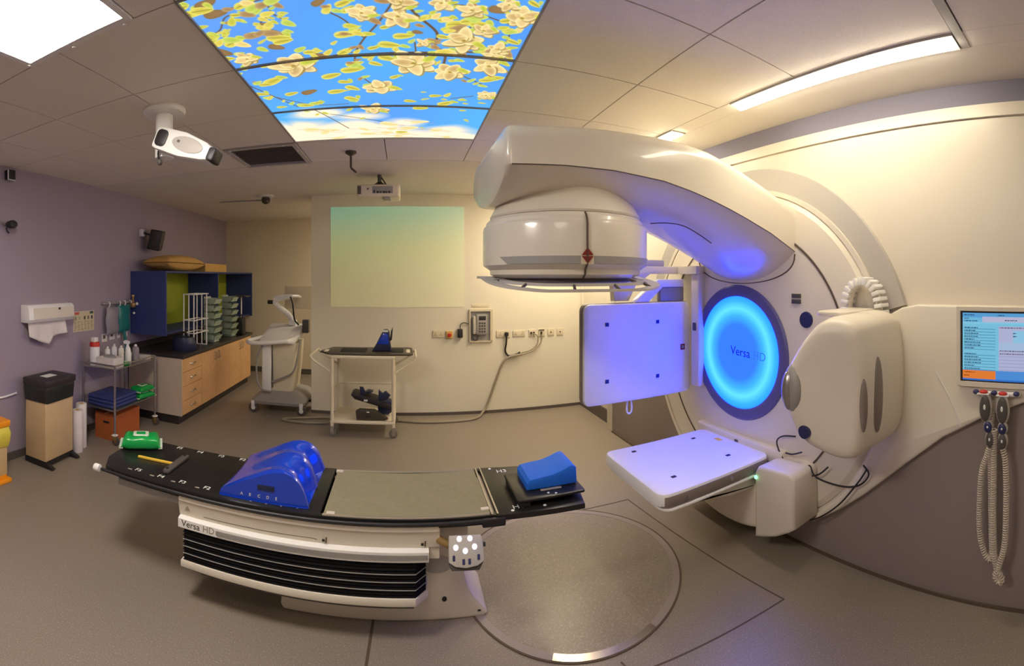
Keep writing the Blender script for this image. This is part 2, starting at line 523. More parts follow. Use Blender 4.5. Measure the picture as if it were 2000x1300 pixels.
# bulging side housing that carries the monitor
ho = [(1.085, 1.47), (1.0, 1.515), (0.915, 1.533), (0.36, 1.536), (-0.6, 1.53), (-1.6, 1.53), (-1.6, 1.25), (-0.6, 1.24), (-0.1, 1.185),
      (0.15, 1.13), (0.358, 1.058), (0.572, 0.966), (0.768, 0.854), (0.975, 0.687), (1.232, 0.463), (1.40, 0.33), (1.60, 0.195)]
ho += [(ISO_Y + 1.10 * math.cos(math.radians(a)), ISO_Z + 1.10 * math.sin(math.radians(a))) for a in range(234, 162, -6)]
MB().prism(ho, 'x', 2.125, RX, 0.012).build('side_housing', 'cream', wr, angle=50)
MB().tube(smooth_path([(2.122, 0.803, 1.19), (2.122, 0.76, 1.12), (2.122, 0.711, 1.03), (2.122, 0.67, 0.925)]), 0.003, 6).build('housing_seam_highlight', 'white', wr)  # white bead paints the highlight along the housing seam

# --- floor: removable plates round the couch turntable
TX, TY, TR = 0.94, 2.36, 0.63
def strip(name, p, q, w=0.008):
    p = Vector((*p, 0)); q = Vector((*q, 0)); d = (q - p).normalized(); nrm = Vector((-d.y, d.x, 0)) * w / 2
    MB().loft([[p + nrm, p - nrm, p - nrm + Vector((0, 0, .0015)), p + nrm + Vector((0, 0, .0015))],
               [q + nrm, q - nrm, q - nrm + Vector((0, 0, .0015)), q + nrm + Vector((0, 0, .0015))]]).build(name, 'seam', kind=S, smooth=False)
strip('trim_3', (1.62, 2.90), (1.745, 1.49))
strip('trim_4', (1.745, 1.49), (0.2, 1.72))
strip('trim_5', (1.62, 2.90), (0.2, 2.96))
strip('trim_6', (-0.145, 2.2), (-0.19, 1.35), 0.014)
strip('trim_7', (0.93, 1.615), (0.91, 1.69))
MB().box(2.166, 2.178, -2.43, 4.24, 0, 0.014).build('trim_8', 'seam', kind=S, smooth=False)

# --- ceiling
ce = MB().box(-3.3, 2.6, -2.6, 7.6, 2.70, 2.80).build('ceiling', 'gap', kind=S, smooth=False, base=(0, 0, 2.7))
SX0, SX1, SY0, SY1 = -0.795, 0.515, 1.395, 3.18
def tile(x0, x1, y0, y1, name='ceiling_tile', m='tile', g=0.0035):
    MB().box(x0 + g, x1 - g, y0 + g, y1 - g, HC, 2.70).build(name, m, ce, smooth=False)
ylines = [-2.205, -1.605, -1.005, -0.405, 0.195, 0.795, 1.395, 1.98, 2.58, 3.18, 3.77]
for yi in range(len(ylines) - 1):
    y0, y1 = ylines[yi], ylines[yi + 1]
    near = y1 < 1.5
    xs = [-3.15, -2.77, -2.17, -1.57, -0.98, -0.795, -0.14, 0.515, 1.165, 1.715] if near else [-3.15, -2.59, -1.99, -1.39, -0.795, -0.14, 0.515, 1.165, 1.715]
    for xi in range(len(xs) - 1):
        x0, x1 = xs[xi], xs[xi + 1]
        if not near and SX0 - .01 < x0 < SX1 - .1 and y1 < SY1 + .05: continue          # sky panel
        if near and abs(x0 + 1.57) < .02 and abs(y0 - 0.795) < .02: continue             # lamp panel
        if abs(x0 - 1.165) < .02 and y1 < 1.45: continue                                       # merged below
        if abs(x0 + 1.39) < .02 and abs(y0 - 3.18) < .02: continue                        # vent
        tile(x0, x1, y0, y1)
tile(-3.15, 1.715, -2.45, -2.205, 'ceiling_panel', 'board', 0)
tile(-3.15, 2.27, 3.775, 5.33, 'ceiling_panel', 'board', 0)
tile(-3.15, -1.132, 5.33, 7.4, 'ceiling_panel', 'board', 0)
tile(-1.132, 2.4, 5.62, 7.4, 'ceiling_panel', 'board', 0)
tile(1.84, 2.20, -2.45, 3.775, 'ceiling_panel', 'board', 0)
tile(1.715, 1.84, 1.88, 2.46, 'ceiling_panel', 'board', 0.001)
tile(1.715, 1.84, 3.745, 3.775, 'ceiling_panel', 'board', 0.001)
tile(1.715, 1.84, -2.45, 0.575, 'ceiling_panel', 'board', 0.001)
tile(1.165, 1.715, 0.575, 1.395)
tile(1.165, 1.715, -2.205, 0.53, 'ceiling_panel', 'board', 0)
MB().box(1.165, 1.84, 0.535, 0.575, HC - 0.003, 2.70).build('ceiling_rail', 'greym', ce, smooth=False)

# ================================================================== CEILING LAMPS AND FITTINGS
# left square lamp
t = thing('ceiling_light', 'square frosted lamp panel glowing white in the left ceiling corner', 'ceiling light', (-1.275, 1.095, HC))
MB().box(-1.567, -0.983, 0.80, 0.835, HC - .006, 2.70).box(-1.567, -0.983, 1.36, 1.39, HC - .006, 2.70).box(-1.567, -1.54, 0.835, 1.36, HC - .006, 2.70).box(-1.01, -0.983, 0.835, 1.36, HC - .006, 2.70).build('frame', 'white', t, smooth=False)
MB().box(-1.54, -1.01, 0.835, 1.36, HC + .002, 2.70).build('diffuser', 'lamp_left', t, smooth=False)
for px, py in ((-1.56, 1.37), (-1.30, 1.40), (-1.03, 1.40)):
    MB().cyl((px, py, HC - .009), (px, py, HC - .004), 0.008).build('clip', 'white', t)
# right linear lamp
t = thing('linear_ceiling_light', 'long thin glowing strip lamp recessed in the ceiling above the white machine wall', 'ceiling light', (1.7775, 1.23, HC))
MB().box(1.718, 1.735, 0.58, 1.875, HC - .008, 2.70).box(1.82, 1.837, 0.58, 1.875, HC - .008, 2.70).box(1.735, 1.82, 0.58, 0.60, HC - .008, 2.70).box(1.735, 1.82, 1.855, 1.875, HC - .008, 2.70).build('frame', 'white', t, smooth=False)
MB().prism(circ(1.7775, HC + 0.01, 0.041, 12, 180, 360), 'y', 0.60, 1.855).build('diffuser', 'lamp_strip', t)
# its twin further along the same row, mostly hidden by the treatment arm
t = thing('linear_ceiling_light', 'end of a second strip lamp peeping out above the treatment arm', 'ceiling light', (1.7775, 3.1, HC))
MB().box(1.718, 1.735, 2.465, 3.74, HC - .008, 2.70).box(1.82, 1.837, 2.465, 3.74, HC - .008, 2.70).box(1.735, 1.82, 2.465, 2.485, HC - .008, 2.70).box(1.735, 1.82, 3.72, 3.74, HC - .008, 2.70).build('frame', 'white', t, smooth=False)
MB().prism(circ(1.7775, HC + 0.01, 0.041, 12, 180, 360), 'y', 2.485, 3.72).build('diffuser', 'lamp_strip', t)

# ---- backlit blossom ceiling
FLOWERS= [(0.05, 2.07, 0.105), (-0.52, 2.03, 0.107), (0.23, 2.15, 0.088), (-0.12, 2.33, 0.095), (0.26, 1.86, 0.088), (0.41, 2.06, 0.086), (0.46, 2.4, 0.06), (0.46, 1.65, 0.07), (-0.02, 1.7, 0.066), (-0.16, 1.67, 0.058), (-0.71, 1.91, 0.062), (0.09, 1.89, 0.035), (-0.18, 2.63, 0.08), (0.42, 1.9, 0.059), (0.26, 1.64, 0.051), (0.39, 1.58, 0.04), (0.14, 1.61, 0.049), (0.33, 1.77, 0.055), (-0.01, 1.61, 0.053), (0.41, 1.97, 0.045)]
LEAVES= [(-0.58, 1.52, 0.03, 0), (-0.63, 1.57, 0.021, 0), (-0.6, 1.72, 0.022, 0), (-0.54, 1.67, 0.025, 1), (-0.53, 1.74, 0.041, 1), (-0.55, 1.85, 0.035, 1), (-0.31, 1.58, 0.029, 1), (-0.22, 1.6, 0.03, 0), (-0.21, 1.64, 0.027, 0), (-0.24, 1.81, 0.041, 0), (-0.2, 1.8, 0.03, 0), (0.0, 1.84, 0.037, 0), (-0.06, 1.91, 0.043, 0), (-0.13, 1.93, 0.024, 0), (0.06, 1.81, 0.022, 1), (-0.41, 1.93, 0.032, 0), (-0.26, 1.95, 0.036, 0), (-0.38, 1.97, 0.037, 1), (-0.36, 2.17, 0.045, 0), (-0.25, 2.12, 0.048, 0), (-0.23, 2.06, 0.038, 0), (-0.52, 1.78, 0.045, 0), (-0.51, 1.81, 0.038, 0), (-0.66, 2.16, 0.055, 0), (-0.71, 2.19, 0.033, 0), (-0.77, 2.3, 0.035, 0), (-0.61, 2.34, 0.034, 0), (-0.51, 2.34, 0.044, 1), (-0.36, 2.36, 0.044, 0), (-0.29, 2.47, 0.04, 0), (-0.27, 2.33, 0.038, 0), (-0.3, 2.25, 0.032, 0), (-0.13, 2.07, 0.03, 0), (-0.07, 2.02, 0.041, 0), (0.18, 2.44, 0.03, 0), (0.25, 2.54, 0.047, 0), (0.04, 2.52, 0.031, 0), (0.1, 2.62, 0.037, 0), (0.22, 1.74, 0.043, 0), (0.17, 1.71, 0.031, 0), (0.21, 1.77, 0.036, 0), (0.31, 1.73, 0.039, 0), (0.46, 2.18, 0.045, 0), (0.43, 2.21, 0.037, 0), (0.49, 1.61, 0.031, 0), (0.48, 1.55, 0.023, 0), (0.36, 1.62, 0.037, 1), (0.1, 1.7, 0.028, 0), (-0.07, 1.77, 0.022, 0), (0.44, 1.75, 0.033, 0), (0.41, 1.68, 0.028, 0), (0.26, 1.71, 0.032, 0), (-0.16, 2.0, 0.025, 0), (-0.04, 2.21, 0.027, 0), (-0.01, 3.06, 0.037, 0), (-0.5, 2.5, 0.036, 0), (-0.57, 2.52, 0.042, 0), (0.47, 1.83, 0.027, 0), (0.17, 1.84, 0.026, 0), (-0.89, 1.42, 0.019, 0), (-0.88, 1.48, 0.022, 0), (-0.79, 1.49, 0.039, 0), (-0.71, 1.46, 0.042, 1), (-0.7, 1.53, 0.044, 1), (-0.84, 1.62, 0.032, 0), (-0.82, 1.69, 0.055, 0), (-0.72, 1.68, 0.021, 0), (-0.71, 1.75, 0.044, 0), (-0.8, 1.81, 0.052, 1), (-0.59, 1.52, 0.028, 0), (-0.6, 1.72, 0.023, 0), (-0.74, 1.49, 0.039, 0), (-0.8, 1.87, 0.036, 0), (-0.81, 1.44, 0.034, 0)]
BRANCHES= [(0.0038, [(-0.03, 1.59), (-0.1, 1.74), (-0.16, 1.84), (-0.21, 1.95), (-0.23, 2.05)]), (0.0051, [(-0.01, 1.59), (0.06, 1.7), (0.14, 1.81), (0.14, 1.91), (0.19, 1.98), (0.19, 2.09)]), (0.0024, [(0.19, 2.09), (0.31, 2.19), (0.42, 2.27)]), (0.0022, [(-0.5, 1.51), (-0.5, 1.6), (-0.55, 1.64), (-0.57, 1.68)]), (0.0014, [(-0.5, 1.6), (-0.47, 1.65)]), (0.0019, [(-0.3, 1.63), (-0.23, 1.71), (-0.17, 1.84)]), (0.0017, [(-0.86, 1.61), (-0.78, 1.65), (-0.73, 1.64), (-0.68, 1.57), (-0.63, 1.56)]), (0.0057, [(-0.85, 1.99), (-0.63, 1.99), (-0.38, 1.99), (-0.09, 1.98), (0.15, 1.97), (0.31, 1.95), (0.49, 1.95)]), (0.0021, [(-0.8, 2.17), (-0.69, 2.4), (-0.62, 2.53)]), (0.0026, [(-0.72, 2.35), (-0.53, 2.52), (-0.32, 2.54)]), (0.0024, [(-0.54, 2.58), (-0.46, 2.75), (-0.37, 2.96)]), (0.0023, [(-0.45, 2.68), (-0.13, 2.85)]), (0.0018, [(0.13, 1.61), (0.26, 1.62), (0.3, 1.66), (0.27, 1.76)]), (0.0014, [(0.3, 1.66), (0.42, 1.7), (0.49, 1.7)]), (0.0016, [(0.05, 1.89), (0.06, 2.01)]), (0.0016, [(-0.22, 1.96), (-0.4, 1.99)]), (0.002, [(0.27, 2.47), (0.39, 2.42)]), (0.0019, [(-0.21, 2.2), (-0.17, 2.28)]), (0.0016, [(0.44, 1.78), (0.44, 1.94)]), (0.0016, [(-0.63, 1.52), (-0.5, 1.51)])]


def draw_sky(x0, x1, y0, y1, step=0.0036):
    w = int((x1 - x0) / step) + 1; h = int((y1 - y0) / step) + 1
    X, Y = np.meshgrid(np.linspace(x0, x1, w), np.linspace(y0, y1, h))
    rs = np.random.RandomState(3)
    def noise(fx, fy, seed):
        r = np.random.RandomState(seed); out = np.zeros_like(X)
        for k in range(14):
            a = r.uniform(0, 2 * PI); f = r.uniform(0.4, 1.6); ph = r.uniform(0, 6.28)
            out += np.sin((X * fx * math.cos(a) + Y * fy * math.sin(a)) * f + ph)
        return out / 4.0
    img = np.zeros((h, w, 3))
    top = np.array([78, 142, 216.]); low = np.array([84, 154, 222.])
    tt = np.clip((Y - 1.4) / 1.6, 0, 1)[..., None]
    img[:] = top * (1 - tt) + low * tt
    img[..., 1] += 8 * np.sin(X * 5 + 2) * np.sin(Y * 4)
    img[..., 0] += 14 * np.clip((-0.2 - X) * 2, 0, 1) * np.clip((2.0 - Y) * 2, 0, 1)
    cl = np.clip((Y - (2.86 + 0.10 * np.sin(3.3 * X + 0.4) + 0.05 * np.sin(11 * X + 1) + 0.04 * noise(14, 10, 5))) * 8, 0, 1)
    for cx_, cy_, a_, b_ in ((-0.52, 2.66, .22, .10), (-0.30, 2.74, .2, .09), (-0.66, 2.86, .2, .16), (0.02, 2.86, .16, .12), (0.30, 3.0, .26, .12), (-0.1, 2.98, .3, .14)):
        q = 1 - np.hypot((X - cx_) / a_, (Y - cy_) / b_) + 0.16 * noise(22, 16, int(abs(cx_) * 100))
        cl = np.maximum(cl, np.clip(q * 1.6, 0, 1))
    cl = cl[..., None]
    img[:] = img * (1 - cl) + np.array([236, 216, 190.]) * cl
    def blend(mask, col):
        mk = np.clip(mask, 0, 1)[..., None]
        img[:] = img * (1 - mk) + np.asarray(col, float) * mk
    def line(pts, wd, col):
        d = np.full_like(X, 9.0)
        P = smooth_path([(p[0], p[1], 0) for p in pts], 4)
        for a, b in zip(P[:-1], P[1:]):
            vx, vy = b.x - a.x, b.y - a.y; L2 = vx * vx + vy * vy + 1e-12
            u = np.clip(((X - a.x) * vx + (Y - a.y) * vy) / L2, 0, 1)
            d = np.minimum(d, np.hypot(X - a.x - u * vx, Y - a.y - u * vy))
        blend((wd - d) / step + 0.5, col)
    def blob(cx, cy, a, b, ang, col, rim=None):
        s = max(a, b) * 1.2
        c, sn = math.cos(ang), math.sin(ang)
        u = ((X - cx) * c + (Y - cy) * sn) / a; v = (-(X - cx) * sn + (Y - cy) * c) / b
        d = np.hypot(u, v * (1 + 0.35 * u))
        mk = np.clip((1 - d) * min(a, b) / step + 0.5, 0, 1)
        if rim is None: blend(mk, col)
        else:
            q = np.clip(d, 0, 1)[..., None] ** 2.5
            colr = np.asarray(col, float) * (1 - q) + np.asarray(rim, float) * q
            mkk = mk[..., None]; img[:] = img * (1 - mkk) + colr * mkk
    for wd, pts in BRANCHES: line(pts, max(wd * 1.25, 0.0035), (96, 76, 56))
    for n, (cx, cy, r, b) in enumerate(LEAVES):
        a = rs.uniform(-0.7, 0.7)
        if b: blob(cx, cy, r * 1.1, r * 0.6, a, (136, 106, 70), (124, 98, 58))
        else:
            blob(cx, cy, r * 1.2, r * 0.6, a, (184, 170, 70), (214, 206, 96))
            line([(cx - r * math.cos(a), cy - r * math.sin(a)), (cx, cy), (cx + r * math.cos(a), cy + r * math.sin(a))], 0.0022, (140, 128, 40))
            if n % 2: blob(cx + r * 0.9, cy - r * 0.5, r * 0.6, r * 0.33, a + 0.9, (166, 176, 70), (200, 202, 96))
    for wd, pts in BRANCHES:     # leaves along every branch
        P = smooth_path([(p[0], p[1], 0) for p in pts], 3)
        for q in P[::2]:
            for k in range(rs.randint(1, 3)):
                cx, cy = q.x + rs.normal(0, .035), q.y + rs.normal(0, .045)
                if cy > 2.7 and rs.rand() < .5: continue
                r = rs.uniform(.016, .034); a = rs.uniform(-1.2, 1.2)
                c1 = ((190, 176, 76), (176, 172, 66), (164, 178, 80), (150, 116, 74))[rs.randint(0, 4)]
                blob(cx, cy, r, r * .5, a, c1, tuple(min(255, v + 28) for v in c1))
    for k in range(60):          # dense foliage at the machine side and the near left corner
        cx = rs.uniform(0.12, 0.5) if k % 3 else rs.uniform(-.78, -.45); cy = rs.uniform(1.42, 1.98 if k % 3 else 1.9)
        r = rs.uniform(.02, .045); a = rs.uniform(-1, 1)
        c1 = ((196, 180, 80), (206, 182, 112), (166, 178, 76), (150, 120, 78))[rs.randint(0, 4)]
        blob(cx, cy, r, r * .55, a, c1, tuple(min(255, v + 26) for v in c1))
    for k in range(46):      # small loose leaves
        cx, cy = rs.uniform(x0 + .05, x1 - .05), rs.uniform(1.45, 3.1)
        if cx > 0.1 or cy < 1.7 or rs.rand() < 0.35:
            blob(cx, cy, rs.uniform(.012, .028), rs.uniform(.007, .012), rs.uniform(-1, 1), (180, 172, 76), (206, 200, 100))
    for k in range(16):      # hazy blossom along the far edge
        cx, cy = rs.uniform(x0, x1), rs.uniform(2.85, 3.17)
        blob(cx, cy, rs.uniform(.03, .07), rs.uniform(.02, .04), rs.uniform(-1, 1), (222, 202, 140), (226, 212, 170))
        line([(cx - .1, cy - .02), (cx, cy), (cx + .1, cy + .03)], 0.002, (176, 140, 96))
    for cx, cy, r in FLOWERS:
        n = rs.randint(5, 8); a0 = rs.uniform(0, 6.28); order = rs.permutation(n)
        for k in order:
            a = a0 + 2 * PI * k / n + rs.uniform(-.25, .25); q = rs.uniform(.8, 1.2)
            blob(cx + math.cos(a) * r * 0.5 * q + .004, cy + math.sin(a) * r * 0.5 * q + .006, r * 0.58 * q, r * 0.40, a + rs.uniform(-.2, .2), (140, 116, 70), (156, 132, 76))
            blob(cx + math.cos(a) * r * 0.5 * q, cy + math.sin(a) * r * 0.5 * q, r * 0.57 * q, r * rs.uniform(.32, .42), a + rs.uniform(-.2, .2), (206, 178, 122) if k % 3 else (184, 152, 100), (232, 218, 160))
        blob(cx, cy, r * 0.17, r * 0.12, 0.4, (150, 122, 60), (206, 180, 96))
        for k in range(2):
            blob(cx + r * rs.uniform(-.5, .5), cy + r * rs.uniform(-.5, .5), r * 0.25, r * 0.05, rs.uniform(0, 3), (198, 166, 100), (236, 214, 146))
        blob(cx + r * rs.uniform(.7, 1.0), cy + r * rs.uniform(-.6, .6), r * .45, r * .2, rs.uniform(-1, 1), (170, 172, 66), (200, 200, 90))
    img = np.clip(img, 0, 255) / 255.0
    return np.where(img <= 0.04045, img / 12.92, ((img + 0.055) / 1.055) ** 2.4)

t = thing('sky_ceiling_panel', 'backlit ceiling picture of yellow blossom branches against a blue sky', 'light panel', ((SX0 + SX1) / 2, (SY0 + SY1) / 2, HC))
sky = draw_sky(SX0, SX1, SY0, SY1)
hh = sky.shape[0]
edges = [1.395, 1.98, 2.58, 3.18]
for k in range(3):
    y0, y1 = edges[k], edges[k + 1]
    i0 = int((y0 - SY0) / (SY1 - SY0) * (hh - 1)); i1 = int((y1 - SY0) / (SY1 - SY0) * (hh - 1))
    picture('backlit_tile', sky[i0:i1 + 1], (SX0 + .004, y0 + .004, HC + .004), (SX1 - SX0 - .008, 0, 0), (0, y1 - y0 - .008, 0), 'skyprint', t)
fr = MB().box(SX0 - .004, SX0 + .006, SY0, SY1, HC - .004, HC + .006).box(SX1 - .006, SX1 + .004, SY0, SY1, HC - .004, HC + .006)
fr.box(SX0, SX1, SY1 - .005, SY1 + .005, HC - .004, HC + .006).box(SX0, SX1, SY0 - .005, SY0 + .005, HC - .004, HC + .006)
fr.build('frame', 'greym', t, smooth=False)
for yy in edges[1:3]:
    MB().box(SX0, SX1, yy - .007, yy + .007, HC - .003, HC + .006).build('cross_bar', 'ventgrey', t, smooth=False)

# ---- ceiling vent
t = thing('ceiling_vent', 'square metal air vent in the ceiling beside the blossom picture', 'vent', (-1.09, 3.52, HC))
MB().box(-1.385, -0.80, 3.19, 3.225, HC - .012, 2.70).box(-1.385, -0.80, 3.735, 3.77, HC - .012, 2.70).box(-1.385, -1.35, 3.225, 3.735, HC - .012, 2.70).box(-0.835, -0.80, 3.225, 3.735, HC - .012, 2.70).build('frame', 'arc', t, smooth=False)
MB().box(-1.35, -0.835, 3.225, 3.735, HC + .012, 2.70).build('backing', 'ventgrey', t, smooth=False)
for k in range(12):
    yy = 3.245 + k * 0.0415
    MB(Matrix.Translation((0, yy, HC + .004)) @ Matrix.Rotation(0.6, 4, 'X')).box(-1.35, -0.835, -0.015, 0.015, -0.001, 0.001).build('slat', 'ventgrey', t, smooth=False)
for x_, y_ in ((-1.33, 3.20), (-0.9, 3.20), (-1.37, 3.3), (-0.82, 3.35), (-1.37, 3.68), (-1.2, 3.755)):
    MB().cyl((x_, y_, HC - .016), (x_, y_, HC - .011), 0.008, n=10).build('screw', 'white', t)

# ---- ceiling tracking camera
t = thing('tracking_camera', 'white tracking camera with dark lens ends hanging from a round ceiling plate', 'camera', (-1.37, 2.27, 2.39))
MB().lathe([(0.128, 0.0), (0.130, -0.012), (0.12, -0.028), (0.07, -0.034)], (-1.37, 2.27, HC)).build('ceiling_plate', 'white', t)
MB().lathe([(0.052, -0.03), (0.052, -0.17), (0.056, -0.2), (0.056, -0.29), (0.03, -0.295)], (-1.37, 2.27, HC)).build('column', 'white', t)
bm_ = mtx((-1.165, 2.16, 2.40), (0.36, -0.03, -0.155), (-0.16, 0.10, 0.9))
pr = [(-.20, -.045), (-.195, -.058), (-.17, -.064), (0, -.068), (.15, -.048), (.195, -.034), (.20, -.02), (.20, .02), (.195, .034), (.15, .052), (0, .072), (-.17, .064), (-.195, .058), (-.20, .045)]
cb = MB(bm_).prism(pr, 'z', -0.045, 0.05, 0.012).build('body', 'white', t)
MB(bm_).rbox(-.185, -.105, -.046, .05, .045, .056, 0.028).build('lens_window', 'dark', cb)
MB(bm_).rbox(.178, .225, -.036, .036, -.04, .052, 0.014).build('end_cap', 'dark', cb)
MB(bm_).prism([(.04 + .105 * math.cos(a), .006 + .042 * math.sin(a)) for a in [2 * PI * i / 28 for i in range(28)]], 'z', 0.046, 0.054, 0.003).build('oval_cover', 'arc', cb)
MB(bm_).rbox(-.03, -.012, .004, .018, .053, .056, 0.003).build('badge', 'dgrey', cb)
MB().rbox(-1.37, -1.28, 2.19, 2.27, 2.42, 2.52, 0.012).build('bracket', 'white', t)
MB().tube(smooth_path([(-1.33, 2.20, 2.47), (-1.36, 2.195, 2.43), (-1.37, 2.20, 2.39), (-1.365, 2.21, 2.365)]), 0.006).build('cable', 'dark', t)
MB().ell((-1.365, 2.21, 2.355), 0.016, 0.016, 0.02).build('cable_plug', 'dgrey', t)

# ---- dark ceiling bracket
t = thing('ceiling_hook', 'thin dark bent rod hanging from the ceiling in front of the projector', 'bracket', (-0.42, 3.50, 2.50))
MB().lathe([(0.045, 0), (0.045, -.012), (0.018, -.03)], (-0.42, 3.50, HC)).build('plate', 'board2', t)
MB().tube([(-0.42, 3.50, HC - .02), (-0.42, 3.50, 2.56), (-0.415, 3.495, 2.545), (-0.375, 3.46, 2.505)], 0.009).build('rod', 'board2', t)

# ---- projector
t = thing('projector', 'cream projector hung from the ceiling with its ports facing the room', 'projector', (-0.24, 4.3, 2.44))
MB().rbox(-0.45, -0.03, 4.20, 4.50, 2.445, 2.565, 0.03).build('body', 'trol', t)
MB().rbox(-0.30, -0.10, 4.197, 4.21, 2.475, 2.545, 0.008, axis='y').build('port_panel', 'greym', t)
for k, x_ in enumerate((-0.285, -0.255, -0.225, -0.195, -0.17, -0.145)):
    MB().box(x_, x_ + (0.02 if k % 2 else .013), 4.192, 4.198, 2.478, 2.495 + .012 * (k == 0)).build('port', 'dark', t, smooth=False)
MB().cyl((-0.34, 4.193, 2.52), (-0.34, 4.20, 2.52), 0.008, n=12).build('port', 'dark', t)
MB().rbox(-0.44, -0.405, 4.196, 4.21, 2.47, 2.55, 0.006, axis='y').build('vent_grille', 'dgrey', t)
MB().cyl((-0.235, 4.33, 2.61), (-0.235, 4.33, HC), 0.02).build('mount_pole', 'dgrey', t)
MB().lathe([(0.02, .05), (0.045, .03), (0.09, .01), (0.10, 0)], (-0.235, 4.33, 2.562)).build('mount_plate', 'board2', t)
MB().tube([(-0.22, 4.33, 2.66), (-0.17, 4.30, 2.58)], 0.008).build('strut', 'dgrey', t)
MB().rbox(-0.2, -0.12, 4.22, 4.34, 2.425, 2.447, 0.02).build('foot', 'greym', t)

# ---- recess ceiling pendant
t = thing('ceiling_mount', 'small dark ceiling mount with a long thin arm near the recess', 'mount', (-1.68, 5.2, 2.56))
MB().lathe([(0.10, 0), (0.10, -.012), (0.05, -.02)], (-1.68, 5.2, HC)).build('plate', 'white', t)
MB().lathe([(0.045, -.015), (0.055, -.04), (0.05, -.08), (0.02, -.1)], (-1.68, 5.2, HC)).build('motor', 'board2', t)
MB().tube([(-1.72, 5.2, HC - .05), (-2.30, 5.2, HC - .04)], 0.009).build('arm', 'greym', t)

# ================================================================== WALL OF PARTITION: PICTURE, SOCKETS, PHONE
YW = 5.33
MB().box(-0.89, 0.735, YW - .004, YW, 1.31, 2.53).build('projected_light_sheet', 'proj', label='pale green picture projected onto the white wall behind the steel trolley', cat='projection', smooth=False)  # thin glowing sheet stands in for the projector's light on the wall

def plate(name, label, x, z, w, h, cat='socket', group=None):
    t = thing(name, label, cat, (x, YW - .006, z - h / 2), group)
    MB().rbox(x - w / 2, x + w / 2, YW - .012, YW, z - h / 2, z + h / 2, 0.006, axis='y', bev=0.003).build('plate', 'socket', t)
    return t
def holes(t, x, z):
    for dx, dz in ((0, .012), (-.011, -.012), (.011, -.012)):
        MB().box(x + dx - .003, x + dx + .003, YW - .0135, YW - .0115, z + dz - .005, z + dz + .005).build('hole', 'dark', t, smooth=False)
t = plate('double_socket', 'cream double socket left of the red stop button', 0.42, 0.985, 0.13, 0.086)
for dx in (-.032, .032): holes(t, 0.42 + dx, 0.985)
t = plate('stop_button', 'red mushroom stop button on a yellow wall box', 0.555, 0.975, 0.09, 0.10, 'button')
MB().rbox(0.515, 0.595, YW - .03, YW - .01, 0.93, 1.02, 0.008, axis='y').build('box', 'kraft', t)
MB().lathe([(0.014, 0), (0.014, -.012), (0.024, -.016), (0.024, -.024), (0.018, -.03)], (0.555, YW - .03, 0.975), axis='y', n=20).build('button', 'red', t)
t = thing('power_adapter', 'black power adapter plugged into the wall left of the intercom', 'adapter', (0.685, YW - .03, 0.94))
MB().rbox(0.655, 0.715, YW - .055, YW - .01, 0.94, 1.045, 0.008, axis='y').build('body', 'dark', t)
MB().rbox(0.64, 0.73, YW - .011, YW, 0.945, 1.035, 0.006, axis='y').build('plate', 'socket', t)
MB().tube(smooth_path([(0.685, YW - .04, 1.045), (0.69, YW - .03, 1.10), (0.74, YW - .02, 1.12), (0.793, YW - .02, 1.10)]), 0.005).build('lead', 'cableb', t)
t = thing('intercom_phone', 'grey intercom handset with dark display in a recessed wall box', 'phone', (0.945, YW - .03, 0.89))
MB().box(0.80, 1.09, YW - .03, YW, 1.255, 1.28).box(0.80, 0.815, YW - .03, YW, 0.89, 1.255).box(1.06, 1.09, YW - .03, YW, 0.89, 1.255).box(0.80, 1.09, YW - .03, YW, 0.88, 0.895).build('frame', 'socket', t, smooth=False)
MB().box(0.815, 1.06, YW - .006, YW, 0.895, 1.255).build('back_plate', 'greym', t, smooth=False)
ph = MB().rbox(0.88, 1.02, YW - .05, YW - .006, 0.97, 1.22, 0.02, axis='y').build('body', 'greym', t)
MB().rbox(0.915, 1.0, YW - .053, YW - .049, 1.15, 1.20, 0.004, axis='y').build('display', 'dark', ph)
for r_ in range(4):
    for c_ in range(3):
        MB().rbox(0.915 + c_ * .03, 0.937 + c_ * .03, YW - .053, YW - .049, 1.0 + r_ * .034, 1.022 + r_ * .034, 0.004, axis='y').build('key', 'dgrey', ph)
MB().rbox(0.84, 0.875, YW - .06, YW - .01, 0.98, 1.20, 0.014, axis='y').build('handset', 'arc', t)
MB().tube([(0.875 + .035 * math.cos(a), YW - .03, 0.95 + .035 * math.sin(a)) for a in [2 * PI * i / 16 for i in range(16)]], 0.011, closed=True).build('coiled_lead', 'dgrey', t)
MB().rbox(0.83, 1.05, YW - .006, YW, 1.305, 1.345, 0.004, axis='y').build('label_strip', label='pale label strip on the wall above the intercom', cat='label', m='socket')
t = plate('double_socket', 'cream double socket with a black plug right of the intercom', 1.225, 0.97, 0.17, 0.086)
MB().rbox(1.24, 1.285, YW - .06, YW - .01, 0.945, 0.995, 0.014, axis='y').build('plug', 'dark', t)
holes(t, 1.19, 0.97)
t = plate('trunking_socket', 'wide cream socket plate between the black plug and the cabled data sockets', 1.43, 0.97, 0.16, 0.075)
for dx in (-.045, .045): holes(t, 1.43 + dx, 0.97)
t = plate('data_socket', 'data socket with two black plugs and looping cables', 1.60, 0.97, 0.086, 0.086, group='data sockets')
for dx in (-.015, .02): MB().rbox(1.60 + dx - .01, 1.60 + dx + .01, YW - .03, YW - .01, 0.96, 0.985, 0.004, axis='y').build('plug', 'dark', t)
t = plate('data_socket', 'data socket with one dark-topped plug right of the two-plug socket', 1.725, 0.97, 0.086, 0.09, group='data sockets')
MB().rbox(1.69, 1.76, YW - .02, YW - .01, 1.0, 1.01, 0.002, axis='y').build('shutter', 'dark', t)
